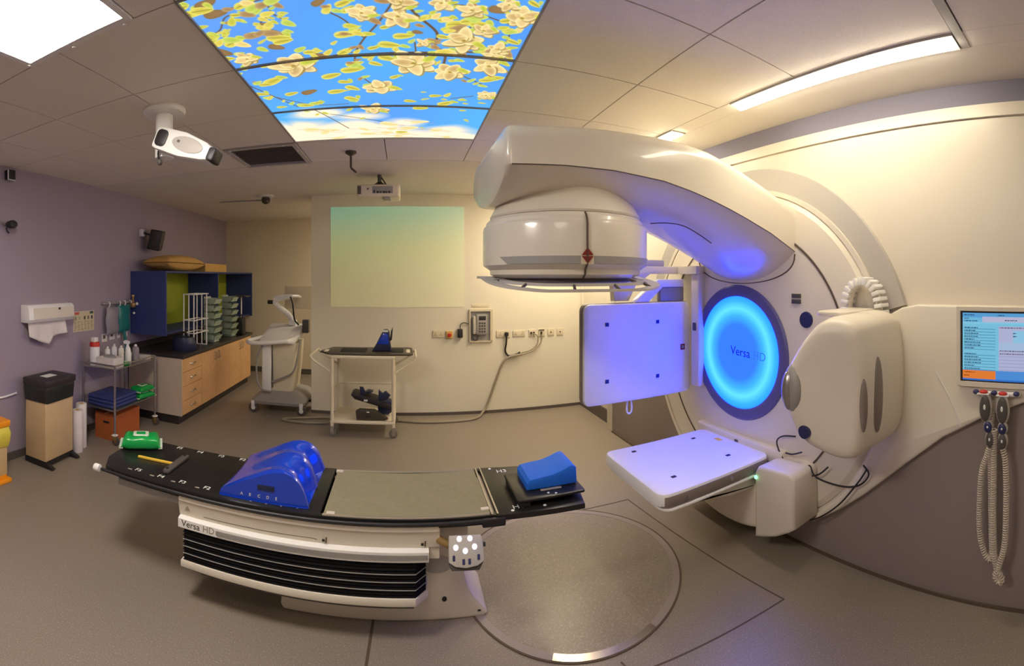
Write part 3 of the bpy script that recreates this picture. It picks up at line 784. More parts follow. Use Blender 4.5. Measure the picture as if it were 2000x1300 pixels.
MB().rbox(1.71, 1.73, YW - .03, YW - .01, 0.95, 0.985, 0.004, axis='y').build('plug', 'dark', t)
for x_, lb in ((1.85, 'single switch plate with a dark dot, second from the wall corner'), (1.975, 'single switch plate with a dark dot, nearest the wall corner')):
    t = plate('switch_plate', lb, x_, 0.972, 0.09, 0.086, 'switch', 'single switch plates')
    MB().cyl((x_, YW - .016, .972), (x_, YW - .011, .972), .008, n=12).build('dot', 'dark', t)
# cables on that wall
MB().tube(smooth_path([(1.262, YW - .04, .943), (1.258, YW - .04, .86), (1.25, YW - .02, .76), (1.29, YW - .02, .70), (1.37, YW - .02, .705), (1.44, YW - .02, .735)]), 0.011).build('plug_lead', 'cableb', label='short black lead hanging in a curve from the wall plug', cat='cable')
MB().tube(smooth_path([(1.60, YW - .03, .965), (1.66, YW - .03, .94), (1.67, YW - .02, .84), (1.58, YW - .02, .76), (1.45, YW - .018, .725)]), 0.006).build('data_lead', 'cableg', label='thin grey lead looping down from the two-plug data socket', cat='cable')
MB().tube(smooth_path([(1.72, YW - .03, .955), (1.72, YW - .03, .88), (1.66, YW - .035, .79), (1.57, YW - .035, .735), (1.45, YW - .034, .71)]), 0.006).build('data_lead', 'cableg', label='thin grey lead dropping from the dark-topped data socket', cat='cable')
MB().tube(smooth_path([(1.46, YW - .05, .715), (1.3, YW - .05, .69), (1.21, YW - .05, .62), (1.13, YW - .05, .42), (1.04, YW - .05, .18), (0.96, YW - .09, .05), (0.80, YW - .25, .016), (0.3, 5.03, .015), (-0.1, 5.1, .015), (-0.5, 5.16, .015), (-0.95, 5.12, .015), (-1.3, 5.02, .015), (-1.38, 4.94, .015), (-1.1, 4.90, .015), (-0.85, 4.95, .015)], 8), 0.014, 10).build('cable_hose', 'cableg', label='thick pale cable hose running down the white wall and along the floor', cat='hose')

# ================================================================== TREATMENT MACHINE (rotating gantry)
g = thing('linear_accelerator', 'large white treatment machine with overhanging arm and glowing blue ring', 'medical machine', (2.17, ISO_Y, 0.03))
# drum face
dr = MB().lathe([(0.0, -0.02), (0.40, -0.02), (0.855, -0.012), (0.862, -0.004), (0.87, -0.012), (1.05, 0.0), (1.083, 0.02), (1.083, 0.04)], (2.14, ISO_Y, ISO_Z), 'x', 96).build('drum_face', 'cream', g, angle=25)
MB().lathe([(0.857, -0.0135), (0.857, -0.0165), (0.867, -0.0165), (0.867, -0.0135)], (2.14, ISO_Y, ISO_Z), 'x', 96, closed=True).build('seam_ring', 'seam', dr)
for z0 in (1.548, 1.513):
    MB().rbox(2.115, 2.13, 1.675, 1.745, z0, z0 + .026, 0.003, axis='x').build('vent_slot', 'dgrey', dr)
MB().lathe([(0.0, -.004), (0.048, -.004), (0.052, .006)], (2.122, 1.635, 1.417), 'x', 28).build('round_cap', 'bluebtn', dr)
# lit ring
RC = (2.118, 2.235, 1.155)
bz = MB().lathe([(0.385, 0.012), (0.39, -.008), (0.42, -.016), (0.455, -.012), (0.468, 0.0), (0.468, 0.012)], RC, 'x', 80, closed=True).build('ring_bezel', 'bezel', g)
rd = MB().lathe([(0.0, 0.0), (0.15, 0.0), (0.30, 0.0), (0.392, 0.0), (0.392, 0.008)], (RC[0] - .004, RC[1], RC[2]), 'x', 80).build('light_disc', 'ring', g)
recenter(rd, RC)
tm = mtx((RC[0] - .006, 2.30, 1.135), (0, -1, -0.04), (0, -.04, 1))
text('Versa', 0.085, tm, 'inkblue', 'lettering', bz)
tm = mtx((RC[0] - .006, 2.078, 1.126), (0, -1, -0.04), (0, -.04, 1))
text('HD', 0.08, tm, 'letterglow', 'lettering', bz)

# arm
AX = [0.418, 0.428, 0.445, 0.55, 0.68, 0.92, 1.19, 1.35, 1.48, 1.60, 1.71, 1.92, 2.10, 2.155]
AT = [2.29, 2.315, 2.327, 2.335, 2.345, 2.36, 2.367, 2.362, 2.345, 2.315, 2.28, 2.205, 2.13, 2.105]
AS = [2.155, 2.149, 2.148, 2.153, 2.159, 2.160, 2.142, 2.112, 2.080, 2.046, 2.010, 1.935, 1.85, 1.82]
ABt = [2.06, 2.04, 2.035, 2.03, 2.02, 2.01, 2.00, 1.975, 1.94, 1.895, 1.85, 1.75, 1.66, 1.635]
HWd = [0.405, 0.422, 0.43, 0.43, 0.43, 0.43, 0.43, 0.435, 0.44, 0.445, 0.45, 0.46, 0.47, 0.475]
rings = []
NB = 18
for x, zt, zs, zb, hw in zip(AX, AT, AS, ABt, HWd):
    r = 0.07; ring = []
    for i in range(7):                      # far top corner .. near top corner
        a = PI / 2 * i / 6
        ring.append((x, ISO_Y + hw - r + r * math.cos(a), zt - r + r * math.sin(a)))
    for i in range(7):
        a = PI / 2 + PI / 2 * i / 6
        ring.append((x, ISO_Y - hw + r + r * math.cos(a), zt - r + r * math.sin(a)))
    ring.append((x, ISO_Y - hw, (zt - r + zs) / 2))
    for i in range(NB + 1):
        u = -1 + 2 * i / NB
        u = math.copysign(1 - (1 - abs(u)) ** 1.5, u)
        ring.append((x, ISO_Y + hw * u, zb + (zs - zb) * abs(u) ** 2.4))
    ring.append((x, ISO_Y + hw, (zt - r + zs) / 2))
    rings.append(ring)
arm = MB().loft(rings).build('arm', 'creamgloss', g, angle=40)
for sg in (-1, 1):
    MB().tube([(x, ISO_Y + sg * hw, zs) for x, zs, hw in zip(AX[2:], AS[2:], HWd[2:])], 0.0024, 6).build('arm_seam', 'seam', arm)
MB().tube([(0.452, ISO_Y + 0.425 * u, 2.149) for u in (-1, -.5, 0, .5, 1)], 0.0024, 6).build('arm_seam', 'seam', arm)
MB().tube([(2.125, ISO_Y + 0.474 * math.cos(a), 1.82 - 0.187 * abs(math.sin(a)) ** .8) for a in [PI + PI * i / 24 for i in range(25)]], 0.005, 6).build('root_seam', 'seam', arm)
MB().tube(smooth_path([(1.30, 2.07, 1.975), (1.36, 1.98, 1.972), (1.44, 1.945, 1.957), (1.55, 1.955, 1.92), (1.66, 1.975, 1.876)]), 0.003, 6).build('access_outline', 'seam', arm)

# treatment head
HX, HY = 0.845, ISO_Y
MB().lathe([(0.33, 2.12), (0.345, 2.07), (0.375, 2.03), (0.40, 1.985), (0.395, 1.975)], (HX, HY, 0), n=64).build('head_neck', 'cream', g)
MB().lathe([(0.36, 1.985), (0.385, 1.98), (0.385, 1.97), (0.36, 1.965)], (HX, HY, 0), n=64).build('head_gap', 'seam', g)
hd = MB().lathe([(0.36, 1.972), (0.40, 1.972), (0.418, 1.955), (0.422, 1.94), (0.432, 1.93), (0.436, 1.915), (0.437, 1.76), (0.435, 1.735), (0.40, 1.712), (0.398, 1.69), (0.36, 1.672), (0.0, 1.672)], (HX, HY, 0), n=80).build('treatment_head', 'creamgloss', g, angle=30)
# grey window band round the front of the head
def headband(r, z0, z1, a0, a1, th=0.004, n=24, skew=0.0):
    rings = []
    for i in range(n + 1):
        a = math.radians(a0 + (a1 - a0) * i / n)
        b = math.radians(a0 + skew + (a1 - a0 - 2 * skew) * i / n)
        c, s_ = math.cos(a), math.sin(a); cb_, sb_ = math.cos(b), math.sin(b)
        rings.append([(HX + (r - .006) * cb_, HY + (r - .006) * sb_, z0), (HX + (r + th) * cb_, HY + (r + th) * sb_, z0), (HX + (r + th) * c, HY + (r + th) * s_, z1), (HX + (r - .006) * c, HY + (r - .006) * s_, z1)])
    return MB().loft(rings)
headband(0.436, 1.738, 1.772, 205, 330, skew=7).build('window_band', 'greym', hd)
def on_head(aa, z, r=0.438):
    a = math.radians(aa); return (HX + r * math.cos(a), HY + r * math.sin(a), z)
SA = 262.0
MB().tube([on_head(SA, z, r) for z, r in ((1.968, .404), (1.955, .420), (1.935, .434), (1.915, .439), (1.76, .440), (1.735, .438), (1.712, .404), (1.69, .40), (1.676, .372))], 0.005, 6).build('door_seam', 'seam', hd)
def tri(p):
    rings = [[on_head(a, z, .4395) for a, z in p], [on_head(a, z, .4425) for a, z in p]]
    return MB().loft(rings)
headband(0.437, 1.735, 1.775, SA - 3.8, SA + 3.8, th=0.0045, n=4).build('emblem_plate', 'socket', hd)
for p in ([(SA - .35, 1.805), (SA - .35, 1.775), (SA - 3.4, 1.775)], [(SA + .35, 1.805), (SA + .35, 1.775), (SA + 3.4, 1.775)],
          [(SA - .35, 1.740), (SA - .35, 1.770), (SA - 3.4, 1.770)], [(SA + .35, 1.740), (SA + .35, 1.770), (SA + 3.4, 1.770)]):
    rings = [[on_head(a, z, .4400) for a, z in p], [on_head(a, z, .4455) for a, z in p]]
    MB().loft(rings).build('emblem', 'emblem', hd, smooth=False)
# touch-guard frame under the head
def guard_ring(r0, r1, z, tz, pw=3.0, n=72, dish=0.0):
    rings = []
    for i in range(n):
        a = 2 * PI * i / n
        c, s_ = math.cos(a), math.sin(a)
        k = (abs(c) ** pw + abs(s_) ** pw) ** (-1 / pw)
        zz = z + dish * min(1, max(0, (s_ + 0.85) / 0.85))
        rings.append([(HX + r0 * k * c, HY + r0 * k * s_, zz), (HX + r1 * k * c, HY + r1 * k * s_, zz), (HX + r1 * k * c, HY + r1 * k * s_, zz + tz), (HX + r0 * k * c, HY + r0 * k * s_, zz + tz)])
    return MB().loft(rings, closed=True)
guard = guard_ring(0.40, 0.455, 1.612, 0.012, dish=0.058).build('touch_guard', 'arc', g)
guard_ring(0.345, 0.385, 1.636, 0.014, dish=0.024).build('inner_guard', 'arc', guard)
for a in range(15, 360, 30):
    aa = math.radians(a); c, s_ = math.cos(aa), math.sin(aa)
    k = (abs(c) ** 3 + abs(s_) ** 3) ** (-1 / 3)
    dz = 0.058 * min(1, max(0, (s_ + .85) / .85)); dz2 = 0.024 * min(1, max(0, (s_ + .85) / .85))
    MB().tube([(HX + .375 * k * c, HY + .375 * k * s_, 1.645 + dz2), (HX + .42 * k * c, HY + .42 * k * s_, 1.618 + dz)], 0.007, 6).build('guard_strut', 'dgrey', guard)
MB().lathe([(0.34, 1.672), (0.35, 1.655), (0.33, 1.648), (0.0, 1.648)], (HX, HY, 0), n=48).build('collimator_plate', 'dgrey', g)

# upright image detector (far side)
kp = MB().rbox(1.195, 2.095, 2.75, 2.835, 0.785, 1.487, 0.05, axis='y', bev=0.014).build('image_detector', 'white', g)
MB().rbox(1.191, 2.099, 2.772, 2.825, 0.781, 1.491, 0.052, axis='y', bev=0.002).build('detector_band', 'bandgrey', kp)
for x_, z_ in ((1.37, 1.345), (1.79, 1.345), (1.37, 0.948), (1.79, 0.942)):
    MB().box(x_ - .013, x_ + .013, 2.746, 2.752, z_ - .013, z_ + .013).build('corner_mark', 'inkblue', kp, smooth=False)
MB().rbox(2.0, 2.042, 2.746, 2.752, 1.115, 1.160, 0.006, axis='y').build('warning_label', 'emblem', kp)
MB().rbox(2.010, 2.032, 2.744, 2.747, 1.126, 1.150, 0.006, axis='y').build('warning_symbol', 'inkpale', kp)
MB().tube(smooth_path([(1.555, 2.79, .79), (1.55, 2.79, .71), (1.57, 2.79, .685), (1.59, 2.79, .71), (1.585, 2.79, .79)]), 0.007).build('grab_loop', 'white', kp)
ka = MB().prism([(1.46, 1.69), (1.54, 1.76), (2.10, 1.76), (2.10, 1.70), (1.79, 1.70), (1.66, 1.61), (1.60, 1.50), (1.48, 1.50)], 'y', 2.845, 2.915, 0.006).build('detector_arm', 'cream', g)
MB().prism([(1.60, 1.487), (1.73, 1.487), (1.86, 1.60), (2.06, 1.60), (2.06, 1.66), (1.82, 1.66)], 'y', 2.78, 2.845, 0.008).build('detector_bracket', 'white', g)
MB().rbox(1.84, 2.06, 2.785, 2.84, 1.488, 1.60, 0.01, axis='y').build('bracket_plate', 'greym', ka)
MB().rbox(1.46, 1.92, 2.85, 2.91, 1.76, 1.81, 0.012, axis='y').build('cable_tray', 'arc', ka)
MB().lathe([(0.0, -.01), (0.014, -.01), (0.018, 0)], (1.62, 2.845, 1.73), 'y', 16).build('bolt', 'brass', ka)
rl = MB().rbox(2.06, 2.14, 2.60, 2.695, 0.85, 1.70, 0.012).build('slide_rail', 'cream', g)
MB().rbox(2.052, 2.062, 2.63, 2.665, 1.27, 1.33, 0.004, axis='x').build('latch', 'dgrey', rl)
MB().box(2.045, 2.14, 2.61, 2.915, 1.70, 1.76).build('rail_head', 'cream', g, smooth=False)

# lower image detector (flat)
mp = MB().rbox(1.245, 2.075, 1.88, 2.555, 0.478, 0.552, 0.06, bev=0.014).build('flat_detector', 'white', g)
MB().rbox(1.25, 2.07, 1.876, 2.559, 0.482, 0.536, 0.062, bev=0.002).build('detector_band', 'bandgrey', mp)
for x_, y_ in ((1.42, 2.46), (1.88, 2.43), (1.43, 2.03), (1.87, 2.06)):
    MB().box(x_ - .015, x_ + .015, y_ - .011, y_ + .011, 0.5515, 0.5535).build('corner_mark', 'blackmatt', mp, smooth=False)
MB().box(1.985, 2.02, 2.28, 2.335, 0.5515, 0.5532).build('warning_label', 'ylw', mp, smooth=False)
for x_, z_ in ((1.40, .505), (1.73, .51)):
    MB().lathe([(0.0, -.006), (0.011, -.006), (0.012, 0)], (x_, 1.874, z_), 'y', 14).build('knob', 'steel', mp)
MB().rbox(1.262, 2.09, 1.872, 2.54, 0.458, 0.474, 0.07, bev=0.005).build('detector_tray', 'white', mp)
ma = MB().prism([(1.30, 0.458), (2.10, 0.458), (2.10, 0.36), (1.75, 0.39), (1.42, 0.452)], 'y', 1.905, 2.50, 0.012).build('support_arm', 'cream', g)
MB().rbox(1.95, 2.10, 1.90, 1.91, 0.425, 0.445, 0.004, axis='y').build('slot', 'dgrey', ma)
# lower drum cover and gearbox
lo = [(ISO_Y + 1.075 * math.cos(math.radians(a)), ISO_Z + 1.075 * math.sin(math.radians(a))) for a in range(252, 297, 4)]
lo = [(1.868, 0.40)] + lo + [(2.69, 0.36), (2.60, 0.40)]
MB().prism(lo, 'x', 1.945, 2.14, 0.018).build('lower_cover', 'cream', g, angle=50)
bx_ = [(1.555, 0.26), (1.60, 0.225), (1.70, 0.165), (1.80, 0.125), (1.862, 0.105), (1.862, 0.50), (1.84, 0.535), (1.80, 0.55), (1.60, 0.565), (1.565, 0.555), (1.555, 0.53)]
gb = MB().prism(bx_, 'x', 1.905, 2.14, 0.02).build('gearbox', 'cream', g, angle=50)
MB().lathe([(0.0, -.008), (0.008, -.008), (0.010, 0)], (1.925, 1.866, 0.47), 'x', 16).build('indicator_mount', 'dark', gb)
MB().ell((1.90, 1.845, 0.475), 0.008, 0.012, 0.012).build('indicator_lamp', 'led', gb)
MB().box(1.93, 1.95, 1.862, 1.874, 0.44, 0.455).build('latch', 'dark', gb, smooth=False)
MB().rbox(2.07, 2.14, 1.79, 2.63, 0.50, 0.585, 0.012, axis='x').build('slide_beam', 'cream', g)
MB().rbox(2.062, 2.072, 2.18, 2.21, 0.53, 0.565, 0.003, axis='x').build('beam_latch', 'dgrey', g)

# x-ray source box (near side)
ko = [(1.0, 1.40), (1.015, 1.455), (1.06, 1.488), (1.13, 1.497), (1.19, 1.475), (1.245, 1.42), (1.30, 1.335), (1.345, 1.245), (1.362, 1.15), (1.345, 1.05), (1.305, 0.96), (1.24, 0.895), (1.16, 0.862), (1.08, 0.85), (1.03, 0.862), (1.0, 0.91), (0.985, 1.02), (0.98, 1.16), (0.985, 1.29)]
def cr2(pts, sub=4):
    n = len(pts); out = []
    for i in range(n):
        p = [Vector((*pts[(i + k) % n], 0)) for k in (-1, 0, 1, 2)]
        for k in range(sub):
            t_ = k / sub
            q = 0.5 * ((2 * p[1]) + (p[2] - p[0]) * t_ + (2 * p[0] - 5 * p[1] + 4 * p[2] - p[3]) * t_ ** 2 + (3 * p[1] - p[0] - 3 * p[2] + p[3]) * t_ ** 3)
            out.append((q.x, q.y))
    return out
kc = cr2(ko)
KC = (1.19, 1.165)
def kring(x, s, tilt=0.0):
    return [(x + tilt * (KC[0] - p[0]), KC[0] + (p[0] - KC[0]) * s, KC[1] + (p[1] - KC[1]) * s) for p in kc]
ks = MB().loft([kring(1.60, 0.55, .25), kring(1.605, 0.78, .25), kring(1.62, 0.90, .22), kring(1.65, 0.965, .18), kring(1.70, 1.0, .1), kring(1.88, 1.01), kring(1.91, 1.01)]).build('source_box', 'cream', g, angle=50)
MB().loft([kring(1.905, 1.005), kring(1.912, 1.005)]).build('source_seam', 'seam', g)
MB().loft([kring(1.910, 1.012), kring(1.93, 1.02), kring(2.05, 1.02), kring(2.12, 0.98), kring(2.14, 0.96)]).build('source_back', 'cream', g, angle=50)
# x-ray window: silvery half-barrel set into the rounded front edge
MB(mtx((1.592, 1.300, 1.16), (0.86, -0.5, 0), (0.5, .86, 0))).ell((0, 0, 0), .045, .062, .116, 24, 16).build('window_recess', 'greym', ks)
MB(mtx((1.568, 1.308, 1.155), (0.86, -0.5, 0), (0.5, .86, 0))).ell((0, 0, 0), .036, .036, .092, 24, 16).build('window_barrel', 'steel', ks)
MB().lathe([(0.0, -.004), (0.030, -.004), (0.031, .05)], (1.583, 1.232, 0.972), 'x', 24).build('round_cap', 'bluebtn', ks)
for (x_, z0, z1, w) in ((1.70, 0.985, 1.225, .026), (1.83, 0.945, 1.305, .05)):
    MB().ell((x_, 0.986, (z0 + z1) / 2), w, 0.016, (z1 - z0) / 2).build('grip_groove', 'bandgrey', ks)
MB().rbox(1.76, 2.10, 1.13, 1.30, 1.485, 1.51, 0.03).build('top_step', 'cream', ks)

# cable chain above the source box
ch = [(2.085, 1.30, 1.40), (2.085, 1.30, 1.48), (2.085, 1.295, 1.56), (2.085, 1.27, 1.615), (2.085, 1.225, 1.642), (2.085, 1.175, 1.638), (2.085, 1.135, 1.60), (2.085, 1.115, 1.54), (2.085, 1.105, 1.47), (2.085, 1.10, 1.40)]
cp = smooth_path(ch, 4)
chn = thing_part = MB().tube(cp, 0.018, 8).build('cable_chain', 'cream', g)
for i in range(1, len(cp) - 1, 2):
    a, b = cp[i - 1], cp[i + 1]; d = (b - a).normalized(); nrm = Vector((0, -d.z, d.y))
    if nrm.dot(cp[i] - Vector((2.085, 1.20, 1.48))) < 0: nrm = -nrm
    mt_ = mtx(cp[i] + nrm * .012, (1, 0, 0), d)
    MB(mt_).rbox(-.045, .045, -.010, .010, -.022, .022, 0.004).build('chain_link', 'white', chn)

# loose black cables under the source box
for pts in ([(2.10, 1.70, 0.70), (2.09, 1.80, 0.68), (2.08, 1.835, 0.63), (2.08, 1.76, 0.53), (2.08, 1.62, 0.50), (2.08, 1.52, 0.52), (2.09, 1.45, 0.58)],
            [(2.10, 1.755, 0.45), (2.08, 1.66, 0.485), (2.08, 1.58, 0.56), (2.07, 1.52, 0.51), (2.08, 1.35, 0.50), (2.09, 1.24, 0.53), (2.09, 1.18, 0.60), (2.10, 1.22, 0.64)],
            [(2.10, 1.70, 0.215), (2.08, 1.55, 0.25), (2.08, 1.38, 0.38), (2.09, 1.25, 0.54), (2.10, 1.2, 0.62)],
            [(2.08, 1.76, 0.59), (2.07, 1.70, 0.60), (2.06, 1.62, 0.635)]):
    MB().tube(smooth_path(pts), 0.005, 6).build('cable', 'cableb', g)

# ================================================================== MONITOR AND HAND PENDANTS ON THE HOUSING
t = thing('wall_monitor', 'flat monitor showing a pale blue settings page set into the machine cover', 'monitor', (2.11, 0.37, 1.14))
MB().box(2.100, 2.126, 0.665, 0.685, 1.14, 1.53).box(2.100, 2.126, 0.06, 0.08, 1.14, 1.53).box(2.100, 2.126, 0.08, 0.665, 1.135, 1.158).box(2.100, 2.126, 0.08, 0.665, 1.51, 1.53).build('bezel', 'cream', t, smooth=False)
MB().box(2.112, 2.126, 0.08, 0.665, 1.158, 1.51).build('screen_back', 'dark', t, smooth=False)
def ui(w=220, h=140):
    im = np.zeros((h, w, 3)); im[:] = (130, 205, 235)
    im[:10] = (96, 170, 226); im[8:19, 40:] = (196, 196, 226); im[19:23] = (140, 210, 240)
    r = np.random.RandomState(5)
    im[10:19, :40] = (120, 196, 236)
    def dash(y, x0, x1, c=(40, 70, 100)):
        x = x0
        while x < x1:
            k = r.randint(2, 6); im[y:y + 2, x:min(x + k, x1)] = np.array(c) + r.randint(-15, 25); x += k + 1
    dash(4, 4, 24); dash(4, 70, 84); dash(11, 4, 14); dash(16, 4, 30); dash(14, 84, 108)
    im[27:118, 72:] = (186, 190, 226); im[36:60, 100:] = (150, 208, 240); im[60:76, 72:] = (176, 200, 232)
    for k, y in enumerate(range(30, 74, 6)):
        im[y + 3:y + 4, 4:66] = (70, 130, 170); dash(y, 4, 18 + r.randint(4, 20))
    for k, y in enumerate(range(84, 116, 6)):
        im[y + 3:y + 4, 4:66] = (70, 130, 170); dash(y, 4, 18 + r.randint(4, 20))
    dash(29, 74, 200, (110, 100, 120)); dash(40, 100, 106, (40, 40, 90)); dash(46, 100, 107, (40, 40, 90)); dash(76, 74, 200, (100, 90, 110)); dash(82, 74, 200, (100, 90, 110))
    for y in range(88, 118, 7): im[y, 72:] = (150, 160, 200)
    im[118:] = (84, 150, 226); im[119:137, 0:66] = (240, 134, 58); im[136:] = (60, 120, 210)
    dash(122, 3, 26, (150, 70, 20)); dash(129, 3, 14, (150, 70, 20))
    im = np.clip(im, 0, 255) / 255
    return np.where(im <= 0.04045, im / 12.92, ((im + 0.055) / 1.055) ** 2.4)
picture('screen', ui()[::-1].copy(), (2.1115, 0.655, 1.165), (0, -0.565, 0), (0, 0, 0.335), 'screen', t)

t = thing('pendant_rail', 'short white hook rail under the monitor holding two hand controls', 'hook rail', (2.10, 0.47, 1.10))
MB().rbox(2.085, 2.125, 0.36, 0.58, 1.100, 1.118, 0.006, axis='x').build('rail', 'white', t)
for y_ in (0.575, 0.485, 0.375):
    MB().ell((2.075, y_, 1.118), 0.018, 0.016, 0.012).build('hook', 'bluebtn', t)

def pendant(y, z, dy, label):
    t = thing('hand_pendant', label, 'hand control', (2.07, y, z - .25), 'hand controls on the rail')
    for i, (dz, ry, rz) in enumerate(((-0.065, 0.035, 0.075), (-0.155, 0.026, 0.032), (-0.215, 0.026, 0.045))):
        yy = y + dy * (-dz)
        p = MB().ell((2.07, yy, z + dz), 0.022, ry, rz, 20, 12).build('grip', 'arc', t)
        MB().ell((2.053, yy, z + dz), 0.010, ry * .78, rz * .84, 18, 10).build('key_pad', 'dgrey' if i != 1 else 'bluebtn', p)
        MB().ell((2.043, yy, z + dz + rz * .1), 0.003, ry * .18, rz * .18, 10, 6).build('key', 'mark', p)
    MB().ell((2.068, y, z + .010), 0.016, 0.022, 0.010).build('stop_cap', 'red', t)
    MB().box(2.05, 2.083, y - .03, y + .03, z + .0, z + .004).build('cap_plate', 'white', t, smooth=False)
    return t
PA = pendant(0.535, 1.112, 0.16 * -1, 'slimmer hand control hanging at the rail end nearer the machine')
PB = pendant(0.440, 1.108, 0.0, 'broader hand control hanging directly below the monitor')
def coil(path, r=0.012, wire=0.0042, pitch=0.0115):
    P = smooth_path(path, 10); L = [0]
    for a, b in zip(P[:-1], P[1:]): L.append(L[-1] + (b - a).length)
    n = int(L[-1] / pitch * 8); out = []
    for k in range(n + 1):
        s_ = L[-1] * k / n
        i = min(len(P) - 2, max(0, next((j for j in range(len(L) - 1) if L[j + 1] >= s_), len(P) - 2)))
        u = (s_ - L[i]) / max(1e-6, L[i + 1] - L[i])
        c = P[i].lerp(P[i + 1], u); d = (P[i + 1] - P[i]).normalized()
        x = Vector((1, 0, 0)); y = d.cross(x).normalized()
        a = 2 * PI * k / 8
        out.append(c + x * math.cos(a) * r + y * math.sin(a) * r)
    return MB().tube(out, wire, 4)
coil([(2.075, 0.503, 0.862), (2.085, 0.525, 0.80), (2.085, 0.552, 0.70), (2.085, 0.56, 0.45), (2.085, 0.535, 0.33), (2.085, 0.50, 0.31), (2.085, 0.50, 0.45), (2.085, 0.505, 0.80), (2.09, 0.50, 1.02)]).build('coiled_cord', 'cablew', PA)
coil([(2.066, 0.440, 0.858), (2.062, 0.425, 0.78), (2.062, 0.422, 0.60), (2.062, 0.43, 0.40), (2.062, 0.46, 0.29), (2.062, 0.475, 0.24), (2.062, 0.455, 0.215), (2.062, 0.445, 0.24), (2.062, 0.475, 0.30), (2.062, 0.485, 0.5), (2.062, 0.48, 0.95)]).build('coiled_cord', 'cablew', PB)

# ================================================================== COUCH TURNTABLE IN THE FLOOR
t = thing('floor_turntable', 'round flush floor plate with a steel rim that the couch turns on', 'turntable', (TX, TY, 0))
MB().prism(circ(TX, TY, TR - .045, 96), 'z', 0.0005, 0.003).build('plate', 'floor', t)
def flatring(r0, r1, z0, z1, a0=0, a1=360, n=96):
    rings = []
    for i in range(n + (0 if a1 - a0 >= 360 else 1)):
        a = math.radians(a0 + (a1 - a0) * i / n); c, s_ = math.cos(a), math.sin(a)
        rings.append([(TX + r0 * c, TY + r0 * s_, z0), (TX + r1 * c, TY + r1 * s_, z0), (TX + r1 * c, TY + r1 * s_, z1), (TX + r0 * c, TY + r0 * s_, z1)])
    return MB().loft(rings, closed=a1 - a0 >= 360)
flatring(TR - .045, TR - .006, 0.0005, 0.0042).build('groove_floor', 'greywall', t)
flatring(TR - .006, TR + .004, 0.0005, 0.0045).build('rim_gap', 'seam', t)
flatring(TR - .043, TR - .004, 0.0042, 0.0062, 241, 289, 40).build('steel_segment', 'ringsteel', t)

# ================================================================== TREATMENT COUCH
CZ = 0.58
YN, YF = 2.000, 2.505
c = thing('treatment_couch', 'long white treatment couch with a black tabletop and pleated black skirt', 'couch', (-0.1, 2.27, 0.0))
top = [(-1.55, YN), (-0.385, YN), (-0.385, YF), (-1.60, YF), (-1.665, 2.43), (-1.695, 2.28), (-1.68, 2.12), (-1.62, 2.02)]
tt_ = MB().prism(top, 'z', CZ - .036, CZ, 0.008).build('tabletop', 'black', c)
for ya, yb in ((YN, YN + .028), (YF - .028, YF)):
    MB().box(-0.385, 0.43, ya, yb, CZ - .045, CZ - .006).build('insert_frame', 'black', c, smooth=False)
def mesh_fn(u, v):
    x = -0.372 + 0.772 * u; y = YN + .018 + (YF - YN - .036) * v
    z = CZ - .004 - 0.020 * math.sin(PI * u) ** .6 * math.sin(PI * v) ** .6 + 0.005 * math.sin(u * 17 + v * 9) * math.sin(PI * u) * math.sin(PI * v)
    return (x, y, z)
ins = MB().grid(mesh_fn, 40, 24).build('mesh_insert', 'olive', c)
for yy in (YN + .014, YF - .014):
    MB().tube([(-0.375, yy, CZ - .006), (0.40, yy, CZ - .006)], 0.006, 8).build('edge_piping', 'cableg', ins)
for x_, y_ in ((-0.34, YN + .03), (-0.36, YF - .03), (0.385, YN + .06)):
    MB().rbox(x_ - .02, x_ + .02, y_ - .012, y_ + .012, CZ - .012, CZ, 0.005).build('clasp', 'cablew', ins)
ext = MB().prism([(0.43, YN - .01), (0.86, YN - .035), (0.90, 2.16), (0.90, 2.34), (0.86, YF - .04), (0.43, YF)], 'z', CZ - .03, CZ - .002, 0.005).build('head_extension', 'black', c)
MB().box(0.405, 0.415, YN, YF, CZ - .01, CZ).build('joint_bar', 'steel', c, smooth=False)
MB().box(0.432, 0.440, YN, YF, CZ - .01, CZ).build('joint_bar', 'steel', c, smooth=False)
MB().rbox(0.36, 0.47, YN - .022, YN, CZ - .05, CZ - .012, 0.008).build('joint_clamp', 'dark', c)
# rails under the near edge
MB().tube([(-1.63, YN - .010, CZ - .022), (0.44, YN - .010, CZ - .022)], 0.009, 10).build('side_rail', 'dark', c)
MB().tube([(-1.63, YF + .012, CZ - .03), (0.44, YF + .012, CZ - .03)], 0.011, 10).build('side_rail', 'dark', c)
MB().lathe([(0.0, -.018), (0.02, -.018), (0.022, -.012), (0.022, .012), (0.02, .018), (0, .018)], (-1.66, YN - .010, CZ - .022), 'x', 20).build('rail_knob', 'white', c)
for ya in (YN + .01, YF - .04):
    MB().box(-1.52, -1.08, ya, ya + .03, CZ - .085, CZ - .05).build('underrail', 'greym', c, smooth=False)
MB().box(-1.10, 0.16, 2.02, 2.46, CZ - .06, CZ - .04).build('slide_plate', 'dgrey', c, smooth=False)
